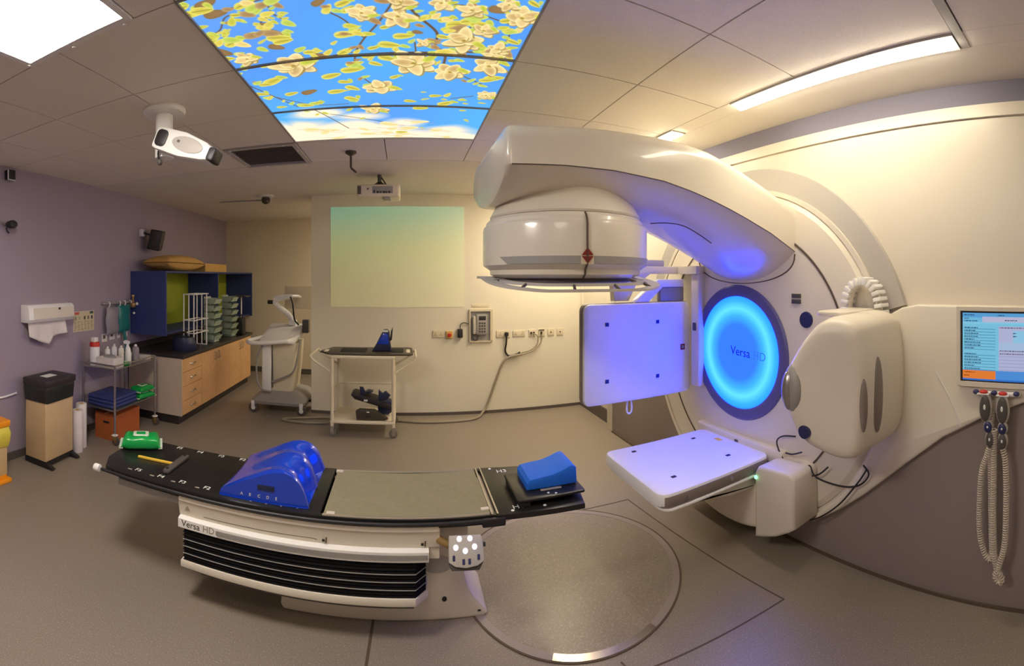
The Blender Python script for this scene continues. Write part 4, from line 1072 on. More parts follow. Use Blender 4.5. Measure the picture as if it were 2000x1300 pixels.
# index marks along the tabletop
mk = 0.042
for x_, s_ in ((-1.44, 'F5'), (-1.29, 'F4'), (-1.155, 'F3'), (-1.01, 'F2'), (-0.86, 'F1'), (-0.55, '0')):
    text(s_, mk, mtx((x_, YN + .055, CZ), (1, 0, 0), (0, 1, 0)), 'mark', 'index_mark', tt_)
    MB().box(x_ - .04, x_ - .015, YN + .045, YN + .056, CZ - .001, CZ + .0006).build('index_dash', 'inkpale', tt_, smooth=False)
for x_, s_ in ((-1.395, 'F5'), (-1.25, 'F4'), (-1.105, 'F3'), (-0.965, 'F2')):
    text(s_, mk, mtx((x_, YF - .045, CZ), (1, 0, 0), (0, 1, 0)), 'mark', 'index_mark', tt_)
for x_ in (-0.735, -0.655, -0.58, -0.50):
    MB().cyl((x_, YN + .035, CZ), (x_, YN + .035, CZ + .0006), 0.006, n=10).build('index_dot', 'mark', tt_)
text('H3', 0.05, mtx((0.515, YN + .025, CZ - .002), (1, 0, 0), (0, 1, 0)), 'mark', 'index_mark', ext)
text('H3', 0.05, mtx((0.52, YF - .085, CZ - .002), (1, 0, 0), (0, 1, 0)), 'mark', 'index_mark', ext)
for x_, y_ in ((0.51, YN + .012), (0.67, YN + .015), (0.49, YF - .03)):
    MB().cyl((x_, y_, CZ - .003), (x_, y_, CZ), 0.008, n=12).build('index_dot', 'mark', ext)
# body
BX0, BX1 = -1.12, 0.165
prof = [(2.02, 0.385), (2.02, 0.435), (2.012, 0.443), (2.000, 0.505), (1.998, 0.535), (2.015, 0.54), (2.465, 0.54), (2.482, 0.535), (2.48, 0.505), (2.468, 0.443), (2.46, 0.435), (2.46, 0.385)]
bd = MB().prism(prof, 'x', BX0, BX1).build('body_cover', 'cream', c, angle=30)
MB().box(BX0 + .005, BX1 - .005, 1.992, 2.003, 0.523, 0.545).build('top_lip', 'creamgloss', bd, smooth=False)
MB().tube([(-0.98, 2.009, 0.460), (-0.42, 2.009, 0.463), (-0.40, 2.009, 0.458)], 0.0018, 5).build('panel_line', 'seam', bd)
MB().tube([(-0.36, 2.009, 0.470), (0.06, 2.009, 0.472)], 0.0018, 5).build('panel_line', 'seam', bd)
for x_ in (-0.375, 0.08):
    MB().box(x_, x_ + .012, 2.003, 2.012, 0.455, 0.464).build('latch', 'dark', bd, smooth=False)
    MB().tube([(x_ + .02, 2.004, 0.475), (x_ + .018, 2.006, 0.45)], 0.003, 5).build('latch_mark', 'seam', bd)
MB().loft([[(-1.085, 2.0015, 0.475), (-1.055, 2.0015, 0.475), (-1.07, 2.0, 0.50)], [(-1.085, 2.0045, 0.475), (-1.055, 2.0045, 0.475), (-1.07, 2.003, 0.50)]]).build('warning_triangle', 'inkpale', bd, smooth=False)
sp_ = MB().prism([(1.985, 0.390), (1.985, 0.434), (2.0, 0.441), (2.04, 0.441), (2.04, 0.385), (1.995, 0.385)], 'x', BX0 + .005, BX1 - .05).build('name_strip', 'white', c, angle=30)
MB().box(-0.90, BX1 - .055, 1.981, 1.9855, 0.402, 0.424).build('grey_inlay', 'greym', sp_, smooth=False)
tm = mtx((-1.095, 1.9845, 0.400), (1, 0, 0), (0, 0, 1))
text('Versa', 0.046, tm, 'inkdark', 'lettering', sp_)
tm = mtx((-0.975, 1.9845, 0.400), (1, 0, 0), (0, 0, 1))
text('HD', 0.045, tm, 'inkpale', 'lettering', sp_)
# bellows
nf = 9
bz0, bz1 = 0.225, 0.386
bp_ = []
for i in range(nf * 2 + 1):
    bp_.append((1.992 + (0.006 if i % 2 else 0.0), bz0 + (bz1 - bz0) * i / (nf * 2)))
outl = []
rings = []
for i, (yy, zz) in enumerate(bp_):
    d = yy - 1.992
    rings.append([(-1.09 + d, yy, zz), (0.055, yy, zz), (0.105 - d, yy + .055, zz), (0.105 - d, 2.40, zz), (-1.09 + d, 2.40, zz)])
be = MB().loft(rings).build('bellows', 'bellow', c, angle=12)
for k in (2, 4, 6):
    zz = bp_[k * 2][1]
    MB().tube([(-1.09, 1.9905, zz), (0.0555, 1.9905, zz), (0.1065, 2.046, zz)], 0.0022, 5).build('fold_line', 'greym', be)
MB().prism([(-1.10, 1.985), (0.055, 1.985), (0.115, 2.045), (0.115, 2.42), (-1.10, 2.42)], 'z', 0.188, 0.225, 0.005).build('lower_lip', 'cream', c)
MB().box(-1.02, 0.05, 2.07, 2.38, 0.12, 0.19).build('under_carriage', 'dgrey', c, smooth=False)
# pedestal with flared foot
ped = [(-0.60, 0.0), (0.395, 0.0), (0.415, 0.012), (0.41, 0.03), (0.385, 0.06), (0.35, 0.10), (0.32, 0.15), (0.302, 0.21), (0.297, 0.28), (0.305, 0.36), (0.318, 0.42), (0.318, 0.455), (0.17, 0.50), (0.06, 0.50), (0.06, 0.155), (-0.61, 0.155), (-0.615, 0.02)]
pd = MB().prism(ped, 'y', 2.145, 2.43, 0.012).build('pedestal', 'cream', c, angle=40)
MB().prism([(0.165 + 0.075 * math.cos(a), 0.275 + .042 * math.sin(a)) for a in [2 * PI * i / 28 for i in range(28)]], 'y', 2.142, 2.15).build('oval_recess_shade', 'arc', pd)  # flat grey disc paints the shade inside a round recess
MB().lathe([(0.0, -.003), (0.012, -.003), (0.012, .004)], (0.20, 2.145, 0.105), 'y', 16).build('bolt_hole', 'dark', pd)
MB().box(0.365, 0.380, 2.1405, 2.146, 0.03, 0.036).build('foot_arrow', 'dark', pd, smooth=False)
# hand control on a stub arm
hm = mtx((0.275, 1.93, 0.468), (1, 0, -.05), (0.02, 0.5, 0.86))
MB().cyl((0.16, 2.02, 0.475), (0.21, 1.96, 0.478), 0.018).build('control_stub', 'brass', c)
hs = MB(hm).prism([(-.072, .058), (.066, .060), (.074, .050), (.082, -.040), (.05, -.058), (.0, -.066), (-.05, -.060), (-.076, -.044), (-.075, .05)], 'z', -.02, .012, 0.006).build('control_box', 'arc', c)
MB(hm).prism([(.082, -.040), (.05, -.058), (.0, -.066), (-.05, -.060), (-.076, -.044), (-.06, -.075), (.06, -.075)], 'z', -.03, -.006, 0.003).build('control_underside', 'dgrey', hs)
for x_, y_ in ((-.03, .045), (.018, .046), (-.046, .012), (.038, .014), (-.004, -.001)):
    MB(hm).lathe([(0.012, 0), (0.012, .004), (0.008, .007), (0, .007)], (x_, y_, .011), n=16).build('lit_key', 'btn', hs)
for x_, y_ in ((-.055, -.028), (-.012, -.042), (.014, -.041), (.055, -.026)):
    MB(hm).rbox(x_ - .006, x_ + .006, y_ - .011, y_ + .011, .011, .014, 0.003).build('key_slot', 'bluebtn', hs)
MB(hm).rbox(.08, .09, .012, .03, -.01, .004, .003).build('side_plug', 'dark', hs)

# ---- things lying on the couch
CZ = 0.581
def knee():
    x0, x1, y0, y1 = -0.905, -0.445, 2.035, 2.478
    ts = [0, .02, .08, .2, .35, .5, .6, .68, .76, .83, .89, .94, .97, 1.0]
    hs_ = [0.004, .035, .05, .078, .112, .145, .163, .170, .168, .155, .13, .09, .05, 0.002]
    NV = 40; rings = []
    us = np.linspace(0, 1, 46)
    def chan(v): return 0.5 - 0.5 * math.cos(4 * PI * v)          # 0 on three ridges, 1 in two channels
    mb = MB()
    def fn(u, v):
        ch_ = chan(v) * (0.25 + 0.75 * u)
        xe = x1 - 0.055 * chan(v) ** 1.2
        xs_ = x0 + 0.015 * math.sin(PI * v)
        x = xs_ + (xe - xs_) * u
        edge = 1 - 0.10 * (abs(2 * v - 1) ** 8)
        z = float(np.interp(u, ts, hs_)) * (1 - 0.24 * ch_) * edge
        return (x, y0 + (y1 - y0) * v, CZ + .002 + z)
    nu, nv = 45, NV
    mb.grid(fn, nu, nv)
    # end walls and floor
    for v in (0, 1):
        a = [fn(i / nu, v) for i in range(nu + 1)]
        b = [(p[0], p[1], CZ + .001) for p in a]
        mb.add(a + b, [(i, i + 1, nu + 2 + i, nu + 1 + i) for i in range(nu)])
    return mb
t = thing('knee_support', 'glossy blue plastic knee support with two leg channels on the couch', 'knee support', (-0.68, 2.25, CZ))
MB_ = knee().build('shell', 'blue', t, angle=50)
MB().box(-0.70, -0.615, 2.031, 2.036, CZ + .062, CZ + .085).build('slot', 'navydark', t, smooth=False)
for k, s_ in enumerate('ABCDE'):
    text(s_, 0.02, mtx((-0.79 + k * .045, 2.034, CZ + .022), (1, 0, 0), (0, 0, 1)), 'mark', 'letter', t)
MB().box(-0.905, -0.45, 2.032, 2.48, CZ, CZ + .003).build('base_flange', 'blue', t, smooth=False)

hb = thing('headrest_board', 'black board raised on a crossbar at the machine end of the couch', 'board', (0.70, 2.17, CZ - .002))
MB().rbox(0.535, 0.885, 2.015, 2.315, CZ + .022, CZ + .036, 0.012).build('plate', 'black', hb)
MB().box(0.545, 0.60, 2.02, 2.31, CZ + .001, CZ + .023).build('crossbar', 'blackmatt', hb, smooth=False)
MB().box(0.80, 0.84, 2.06, 2.28, CZ + .001, CZ + .023).build('crossbar', 'blackmatt', hb, smooth=False)
for x_, y_ in ((0.70, 2.05), (0.735, 2.035)):
    MB().cyl((x_, y_, CZ + .035), (x_, y_, CZ + .038), 0.006, n=10).build('stud', 'mark', hb)
hp = [(0.605, CZ + .038), (0.604, CZ + .072), (0.62, CZ + .088), (0.68, CZ + .096), (0.735, CZ + .10), (0.79, CZ + .115), (0.835, CZ + .132), (0.855, CZ + .13), (0.868, CZ + .118), (0.872, CZ + .038)]
MB().prism(hp, 'y', 2.095, 2.295, 0.006).build('headrest_cushion', 'foam', label='bright blue foam headrest cushion on the black board', cat='headrest', angle=30)
MB().rbox(0.67, 0.78, 2.074, 2.092, CZ + .0365, CZ + .040, 0.004).build('headrest_tag', 'inkpale', hb)

def wipes(name, label, c0, L, W, H, rz, mb_m='green', tilt=0, group='green wipes packs'):
    t = thing(name, label, 'wipes', c0, group)
    m4 = Matrix.Translation(c0) @ Matrix.Rotation(rz, 4, 'Z') @ Matrix.Rotation(tilt, 4, 'Y')
    rings = []
    for i in range(13):
        u = -1 + 2 * i / 12
        e = abs(u)
        hz = H * (1 - 0.82 * max(0, (e - .78) / .22) ** 1.4); zb = H * 0.35 * max(0, (e - .82) / .18)
        wy = W / 2 * (1 + 0.07 * max(0, (e - .8) / .2) + 0.02 * math.sin(u * 9))
        hz *= 1 + 0.05 * math.sin(u * 7 + 1)
        rings.append([(u * L / 2, wy * math.copysign(min(1, abs(math.cos(a)) ** .45), math.cos(a)), zb + (hz - zb) * (0.5 + 0.5 * math.copysign(abs(math.sin(a)) ** .6, math.sin(a)))) for a in [2 * PI * j / 20 for j in range(20)]])
    b = MB(m4).loft(rings).build('pack', mb_m, t, angle=60)
    MB(m4).rbox(-L * .2, L * .2, -W * .28, W * .28, H * .98, H * 1.06, 0.012).build('flap', 'wipewhite', t)
    MB(m4).rbox(-L * .12, L * .12, -W * .15, W * .15, H * 1.05, H * 1.10, 0.01).build('flap_label', 'green', t)
    for u in (-1, 1):
        MB(m4).box(u * L * .5 - .012, u * L * .5 + .012, -W * .5, W * .5, H * .16, H * .32).build('crimp', 'wipewhite', t, smooth=False)
    return t
wipes('wipes_pack', 'green and white pack of wipes lying on the couch end', (-1.60, 2.36, CZ), 0.25, 0.15, 0.082, 0.55)
MB(mtx((-1.40, 2.222, CZ + .006), (0.24, 0.022, 0), (0, 1, 0))).rbox(-.12, .12, -.007, .007, -.006, .006, .003).build('yellow_stick', 'ylw', label='thin yellow stick lying across the black couch top', cat='stick')
t = thing('index_bar', 'dark grey locating bar lying across the couch beside the yellow stick', 'bar', (-1.265, 2.235, CZ))
MB().rbox(-1.285, -1.245, 2.105, 2.36, CZ, CZ + .022, 0.012).build('bar', 'dgrey', t)
for y_ in (2.13, 2.335): MB().cyl((-1.265, y_, CZ + .021), (-1.265, y_, CZ + .026), 0.009, n=14).build('peg', 'dark', t)

# ================================================================== CREAM TROLLEY BY THE WHITE WALL
def caster(mb_parent, x, y, r=0.045, fork='steel', tyre='rubber', w=0.022, name='caster'):
    cst = MB().rbox(x - .02, x + .02, y - .02, y + .02, r * 1.35, r * 2 + .03, 0.006).build(name, fork, mb_parent)
    MB().lathe([(0.0, -w / 2), (r * .8, -w / 2), (r, -w / 3), (r, w / 3), (r * .8, w / 2), (0, w / 2)], (x, y + .018, r), 'y', 24).build('wheel', tyre, cst)
    MB().lathe([(0.0, -w / 2 - .003), (r * .45, -w / 2 - .003), (r * .45, w / 2 + .003), (0, w / 2 + .003)], (x, y + .018, r), 'y', 18).build('hub', fork, cst)
    return cst
t = thing('equipment_trolley', 'cream metal two-tier trolley standing in front of the white wall', 'trolley', (-0.43, 4.8, 0))
for x_ in (-0.745, -0.105):
    for y_ in (4.56, 5.03):
        MB().tube([(x_, y_, 0.11), (x_, y_, 0.83)], 0.019, 10).build('leg', 'trol', t)
        caster(t, x_, y_, 0.045)
MB().rbox(-0.765, -0.085, 4.54, 5.05, 0.825, 0.855, 0.01).build('top_shelf', 'trol', t)
MB().rbox(-0.765, -0.085, 4.54, 5.05, 0.150, 0.178, 0.01).build('bottom_shelf', 'trol', t)
MB().tube([(-0.74, 5.03, 0.46), (-0.11, 5.03, 0.46)], 0.012).build('back_bar', 'trol', t)
for x_, s_ in ((-0.745, -1), (-0.105, 1)):
    MB().tube([(x_, 4.56, 0.46), (x_, 5.03, 0.46)], 0.010).build('side_bar', 'trol', t)
    for y_ in (4.56, 5.03):
        MB().tube(smooth_path([(x_, y_, 0.66), (x_ + s_ * .03, y_, 0.69), (x_ + s_ * .19, y_, 0.79), (x_ + s_ * .235, y_, 0.845)]), 0.011).build('handle_arm', 'trol', t)
    MB().tube([(x_ + s_ * .235, 4.56, 0.845), (x_ + s_ * .235, 5.03, 0.845)], 0.011).build('push_handle', 'trol', t)
t = thing('positioning_board', 'long dark brown positioning board with cut-outs on top of the trolley', 'board', (-0.40, 4.78, 0.857))
ob = [(-0.90, 4.70), (-0.80, 4.58), (0.07, 4.56), (0.10, 4.60), (0.10, 4.98), (0.05, 5.02), (-0.80, 5.0)]
MB().prism(ob, 'z', 0.858, 0.876, 0.004).build('board', 'board2', t)
for x0, x1, y0, y1 in ((-0.68, -0.40, 4.66, 4.92), (-0.14, 0.0, 4.66, 4.92)):
    MB().rbox(x0, x1, y0, y1, 0.876, 0.879, 0.02).build('pad', 'blackmatt', t)
MB().rbox(-0.855, -0.81, 4.66, 4.80, 0.8755, 0.8775, 0.015).build('hand_hole', 'partition', t)
MB().rbox(0.03, 0.07, 4.66, 4.86, 0.8755, 0.8775, 0.015).build('hand_hole', 'partition', t)
MB().ell((-0.36, 4.62, 0.878), 0.022, 0.022, 0.002).build('knob', 'dark', t)
t = thing('head_wedge', 'dark blue wedge-shaped head support standing on the trolley board', 'support', (-0.23, 4.78, 0.8795))
MB().prism([(-0.34, 0.880), (-0.13, 0.880), (-0.145, 0.98), (-0.155, 1.08), (-0.175, 1.105), (-0.215, 1.10), (-0.25, 1.04), (-0.30, 0.94)], 'y', 4.72, 4.86, 0.008).build('wedge', 'navydark', t, angle=30)
MB().prism([(-0.29, 0.955), (-0.16, 0.955), (-0.165, 1.06), (-0.21, 1.075), (-0.24, 1.04)], 'y', 4.71, 4.87, 0.006).build('blue_cover', 'blue', t)
MB().prism([(-0.15, 0.98), (-0.125, 1.0), (-0.115, 1.13), (-0.135, 1.09)], 'y', 4.74, 4.84, 0.003).build('fin', 'dark', t)
MB().rbox(-0.225, -0.165, 4.715, 4.722, 1.085, 1.105, 0.004, axis='y').build('label_patch', 'mark', t)
t = thing('shoulder_frame', 'dark tilted positioning frame with upright fins on the lower trolley shelf', 'frame', (-0.36, 4.75, 0.18))
MB().prism([(-0.56, 0.418), (-0.53, 0.435), (-0.30, 0.375), (-0.12, 0.30), (-0.115, 0.262), (-0.30, 0.315), (-0.52, 0.375)], 'y', 4.66, 4.88, 0.004).build('frame_plate', 'dark', t)
MB().prism([(-0.46, 0.40), (-0.47, 0.50), (-0.43, 0.495), (-0.41, 0.45), (-0.42, 0.40)], 'y', 4.70, 4.72, 0.003).build('fin', 'navydark', t)
MB().prism([(-0.42, 0.42), (-0.38, 0.445), (-0.33, 0.435), (-0.38, 0.415)], 'y', 4.74, 4.84, 0.003).build('fin', 'navydark', t)
MB().prism([(-0.27, 0.35), (-0.265, 0.47), (-0.225, 0.43), (-0.19, 0.455), (-0.14, 0.41), (-0.18, 0.36)], 'y', 4.70, 4.74, 0.003).build('fin', 'navydark', t)
MB().prism([(-0.27, 0.20), (-0.28, 0.34), (-0.16, 0.345), (-0.11, 0.32), (-0.10, 0.25), (-0.16, 0.20)], 'y', 4.72, 4.86, 0.006).build('bracket', 'navydark', t)
MB().rbox(-0.42, -0.38, 4.653, 4.662, 0.355, 0.375, 0.004, axis='y').build('label_patch', 'mark', t)
t = thing('carry_case', 'squat black accessory case under the tilted frame on the lower shelf', 'case', (-0.36, 4.68, 0.18))
MB().prism([(-0.49, 0.182), (-0.50, 0.27), (-0.46, 0.292), (-0.30, 0.285), (-0.26, 0.262), (-0.16, 0.195), (-0.20, 0.182)], 'y', 4.575, 4.645, 0.008).build('shell', 'board2', t)
MB().rbox(-0.385, -0.355, 4.568, 4.578, 0.262, 0.272, 0.003, axis='y').build('label_patch', 'mark', t)
MB().rbox(-0.40, -0.35, 4.566, 4.578, 0.215, 0.232, 0.004, axis='y').build('latch', 'dark', t)

# ================================================================== WHITE MEDICAL CART
t = thing('medical_cart', 'white wheeled equipment cart with folding arm beside the wall end', 'cart', (-1.52, 5.45, 0))
def ringxy(x0, x1, y0, y1, z, r): return [(p[0], p[1], z) for p in rrect(x0, x1, y0, y1, r, 4)]
MB().loft([ringxy(-1.86, -1.19, 5.14, 5.82, 0.115, .08), ringxy(-1.87, -1.18, 5.13, 5.83, 0.15, .08), ringxy(-1.80, -1.24, 5.20, 5.78, 0.22, .08), ringxy(-1.68, -1.36, 5.30, 5.70, 0.265, .06)]).build('base', 'greym', t)
for x_, y_ in ((-1.83, 5.15), (-1.22, 5.15), (-1.80, 5.78), (-1.25, 5.78)):
    caster(t, x_, y_, 0.06, 'white', 'dgrey', 0.03)
MB().loft([ringxy(-1.70, -1.36, 5.28, 5.70, 0.25, .05), ringxy(-1.71, -1.32, 5.26, 5.70, 0.55, .05), ringxy(-1.73, -1.30, 5.24, 5.70, 0.86, .05)]).build('column', 'trol', t)
MB().box(-1.612, -1.604, 5.235, 5.262, 0.30, 0.84).build('column_gap', 'dgrey', t, smooth=False)
MB().rbox(-1.74, -1.62, 5.21, 5.30, 0.26, 0.85, 0.02).build('side_column', 'white', t)
dk = MB().prism([(5.16, 0.865), (5.16, 0.885), (5.66, 1.05), (5.74, 1.05), (5.74, 0.93), (5.62, 0.92)], 'x', -1.76, -1.30, 0.012).build('console', 'white', t)
MB().tube(smooth_path([(-1.30, 5.40, 0.93), (-1.40, 5.16, 0.90), (-1.66, 5.12, 0.87), (-1.86, 5.14, 0.86), (-1.92, 5.22, 0.87), (-1.84, 5.30, 0.89), (-1.72, 5.36, 0.92)]), 0.026, 10).build('push_handle', 'white', t)
MB().rbox(-1.50, -1.40, 5.60, 5.70, 1.04, 1.11, 0.02).build('arm_socket', 'white', t)
MB().tube([(-1.45, 5.65, 1.09), (-1.50, 5.62, 1.18), (-1.66, 5.56, 1.32), (-1.68, 5.55, 1.36)], [.034, .036, .036, .03], 10).build('lower_arm', 'white', t)
MB().tube([(-1.68, 5.55, 1.375), (-1.60, 5.56, 1.40), (-1.45, 5.58, 1.425)], [.042, .042, .03], 10).build('upper_arm', 'white', t)
MB().lathe([(0.0, -.03), (0.026, -.03), (0.026, .03), (0, .03)], (-1.73, 5.54, 1.345), 'x', 18).build('arm_knob', 'dark', t)
MB().rbox(-1.62, -1.20, 5.86, 5.90, 1.24, 1.55, 0.012, axis='y').build('monitor', 'trol', t)
MB().tube([(-1.45, 5.58, 1.425), (-1.40, 5.72, 1.42), (-1.40, 5.87, 1.40)], 0.02).build('monitor_arm', 'white', t)
MB().tube(smooth_path([(-1.46, 5.56, 1.42), (-1.42, 5.52, 1.34), (-1.41, 5.52, 1.24), (-1.40, 5.55, 1.12), (-1.36, 5.6, 1.05)]), 0.011).build('cable', 'dark', t)
MB().tube(smooth_path([(-1.72, 5.20, 0.85), (-1.79, 5.18, 0.65), (-1.78, 5.16, 0.40), (-1.72, 5.17, 0.29), (-1.62, 5.20, 0.26)]), 0.012).build('cable', 'greym', t)
MB().tube(smooth_path([(-1.27, 5.30, 0.90), (-1.28, 5.22, 0.7), (-1.33, 5.20, 0.52), (-1.45, 5.22, 0.44), (-1.60, 5.21, 0.38)]), 0.012).build('cable', 'greym', t)
MB().rbox(-1.30, -1.22, 5.55, 5.66, 0.95, 1.12, 0.01).build('probe_holder', 'dgrey', t)

# ================================================================== CABINETS, WORKTOP AND SHELVES
CX0, CX1 = -3.135, -2.40
def cabinet(y0, y1, label, drawers):
    t = thing('base_cabinet', label, 'cabinet', ((CX0 + CX1) / 2, (y0 + y1) / 2, 0), 'beech base cabinets')
    MB().box(CX0, CX1 - .02, y0 + .001, y1 - .001, 0.10, 0.75).build('body', 'endpanel', t, smooth=False)
    MB().box(CX0, CX1 - .05, y0 + .001, y1 - .001, 0.0, 0.10).build('plinth', 'worktop', t, smooth=False)
    if drawers:
        zs = [0.105, 0.265, 0.43, 0.59, 0.745]
        for k in range(4):
            d = MB().box(CX1 - .02, CX1, y0 + .003, y1 - .003, zs[k], zs[k + 1] - .006).build('drawer', 'beech', t, smooth=False)
            yc = (y0 + y1) / 2; zc = (zs[k] + zs[k + 1]) / 2
            MB().tube([(CX1, yc - .06, zc), (CX1 + .025, yc - .05, zc), (CX1 + .025, yc + .05, zc), (CX1, yc + .06, zc)], 0.006).build('handle', 'steel', d)
    else:
        yc = (y0 + y1) / 2
        for a, b, s_ in ((y0, yc, 1), (yc, y1, -1)):
            d = MB().box(CX1 - .02, CX1, a + .003, b - .003, 0.105, 0.735).build('door', 'beech', t, smooth=False)
            yh = b - .05 if s_ > 0 else a + .05
            MB().tube([(CX1, yh, 0.60), (CX1 + .025, yh, 0.61), (CX1 + .025, yh, 0.69), (CX1, yh, 0.70)], 0.006).build('handle', 'steel', d)
    return t
t = cabinet(4.37, 4.87, 'beech drawer cabinet with four drawers at the near end of the counter', True)
MB().box(CX0, CX1, 4.355, 4.37, 0.10, 0.75).build('end_panel', 'endpanel', t, smooth=False)
cabinet(4.87, 5.75, 'beech two-door cabinet in the middle of the counter', False)
cabinet(5.75, 6.63, 'beech two-door cabinet at the far end of the counter behind the cart', False)
MB().rbox(-3.145, -2.375, 4.345, 6.65, 0.752, 0.79, 0.006).build('counter_worktop', 'worktop', label='dark worktop running along the beech cabinets', cat='worktop')
MB().box(-3.146, -3.13, 4.38, 6.65, 0.7905, 0.86).build('worktop_upstand', 'worktop', label='low dark splashback strip at the back of the worktop', cat='splashback', smooth=False)

t = thing('wall_shelf_unit', 'navy blue open shelf unit with a lime back above the worktop', 'shelf', (-2.88, 5.9, 1.0))
SX_, SF = -3.146, -2.64
for y_ in (4.42, 5.90, 7.365):
    MB().box(SX_, SF, y_ - .011, y_ + .011, 0.985, 1.725).build('divider', 'navy', t, smooth=False)
MB().box(SX_, SF, 4.405, 7.378, 1.725, 1.747).build('top_board', 'navy', t, smooth=False)
MB().box(SX_, SX_ + .012, 4.432, 7.354, 0.985, 1.724).build('back_panel', 'lime', t, smooth=False)
MB().box(SX_ + .012, SF - .03, 4.432, 5.888, 1.0, 1.018).build('shelf_board', 'navy', t, smooth=False)
MB().box(SX_ + .012, SF - .03, 5.912, 7.353, 1.0, 1.018).build('shelf_board', 'navy', t, smooth=False)

# pillow and carton on the shelf unit
def pillow_fn(u, v):
    a, b = 2 * u - 1, 2 * v - 1
    return a, b, (1 - a ** 4) ** .7 * (1 - b ** 4) ** .7
rings = []
mbp = MB()
for sg in (1, -1):
    mbp.grid(lambda u, v: (-2.83 + 0.20 * (2 * v - 1) * (1 - .10 * abs(2 * u - 1) ** 2), 4.98 + 0.52 * (2 * u - 1), 1.852 + sg * (0.004 + 0.10 * max(0, (1 - abs(2 * u - 1) ** 2.4)) ** .6 * max(0, 1 - abs(2 * v - 1) ** 3) ** .5)), 28, 18)
mbp.build('paper_pillow', 'kraft', label='plump tan pillow lying on top of the blue shelf unit', cat='pillow', angle=70)
t = thing('kraft_box', 'flat tan carton on the shelf unit behind the pillow', 'box', (-2.86, 5.95, 1.748))
MB().box(-3.05, -2.68, 5.55, 6.30, 1.749, 1.865).build('carton', 'kraft', t, smooth=False)
MB().box(-2.885, -2.835, 5.549, 6.301, 1.8652, 1.8665).build('tape', 'orange', t, smooth=False)

# white wire rack
t = thing('wire_rack', 'white wire rack with upright prongs standing on the worktop', 'rack', (-2.545, 5.0, 0.79))
for y_ in (4.80, 5.16):
    for x_ in (-2.615, -2.545, -2.475):
        MB().tube([(x_, y_, 0.80), (x_, y_, 1.46)], 0.0085, 8).build('upright', 'white', t)
    for z_ in (1.46, 1.14, 0.98):
        MB().tube([(-2.625, y_, z_), (-2.45, y_, z_)], 0.0075, 8).build('cross_wire', 'white', t)
    MB().tube([(-2.62, y_, 0.802), (-2.47, y_, 0.802)], 0.008, 8).build('foot_wire', 'white', t)
for x_ in (-2.615, -2.475):
    for z_ in (1.46, 1.14, 0.98):
        MB().tube([(x_, 4.80, z_), (x_, 5.16, z_)], 0.0075, 8).build('side_wire', 'white', t)
t = thing('dark_bag', 'dark folded bag slumped on the worktop in front of the wire rack', 'bag', (-2.62, 4.70, 0.79))
MB().loft([[(-2.56 + a_ * math.cos(q) * (1 + .12 * math.sin(3 * q)), 4.68 + b_ * math.sin(q), z_) for q in [2 * PI * j / 20 for j in range(20)]] for a_, b_, z_ in ((.14, .09, .792), (.16, .10, .84), (.15, .10, .90), (.13, .09, .95), (.05, .04, .965))]).build('bag_body', 'navydark', t)
MB().tube(smooth_path([(-2.62, 4.68, .95), (-2.58, 4.68, 1.0), (-2.52, 4.68, 1.0), (-2.48, 4.68, .95)]), .012).build('strap', 'dark', t)
def bin_stack(x, y, n, label):
    t = thing('bin_stack', label, 'organiser', (x, y, 0.79), 'stacks of pale storage bins')
    MB().rbox(x - .07, x + .07, y - .08, y + .08, 0.792, 0.815, 0.008).build('stand', 'tray', t)
    for k in range(n):
        z0 = 0.82 + k * 0.098
        mb = MB().box(x - .075, x + .075, y - .11, y + .11, z0, z0 + .008).box(x - .075, x - .069, y - .11, y + .11, z0 + .008, z0 + .085).box(x + .069, x + .075, y - .11, y + .11, z0 + .008, z0 + .052)
        mb.box(x - .069, x + .069, y - .11, y - .104, z0 + .008, z0 + .075).box(x - .069, x + .069, y + .104, y + .11, z0 + .008, z0 + .075)
        mb.prism([(x + .07, z0 + .008), (x + .075, z0 + .008), (x + .105, z0 + .058), (x + .098, z0 + .062)], 'y', y - .11, y + .11)
        mb.build('bin', 'tray', t, smooth=False)
    MB().box(x - .076, x - .075, y - .11, y + .11, 0.80, 0.82 + n * .098).build('back_rail', 'greym', t, smooth=False)
bin_stack(-2.55, 5.50, 6, 'tall stack of pale green bins next to the wire rack')
bin_stack(-2.55, 6.12, 6, 'stack of pale green bins farther back past the blue divider')
t = thing('pole_stand', 'small dark table stand with a thin white pole on the far worktop', 'stand', (-2.52, 6.53, 0.79))
MB().lathe([(0.09, 0), (0.09, .012), (0.02, .02)], (-2.52, 6.53, 0.791)).build('foot', 'dark', t)
MB().tube([(-2.52, 6.53, 0.805), (-2.52, 6.53, 1.36)], 0.012).build('pole', 'white', t)
MB().rbox(-2.63, -2.40, 6.42, 6.63, 1.36, 1.38, 0.01).build('tray', 'dgrey', t)
t = thing('dark_case', 'black equipment case at the far end of the worktop', 'case', (-2.44, 6.31, 0.79))
MB().rbox(-2.50, -2.385, 6.245, 6.385, 0.792, 1.05, 0.02).build('shell', 'dark', t)
MB().tube(smooth_path([(-2.44, 6.27, 1.04), (-2.44, 6.29, 1.09), (-2.44, 6.34, 1.09), (-2.44, 6.36, 1.04)]), .01).build('handle', 'dark', t)

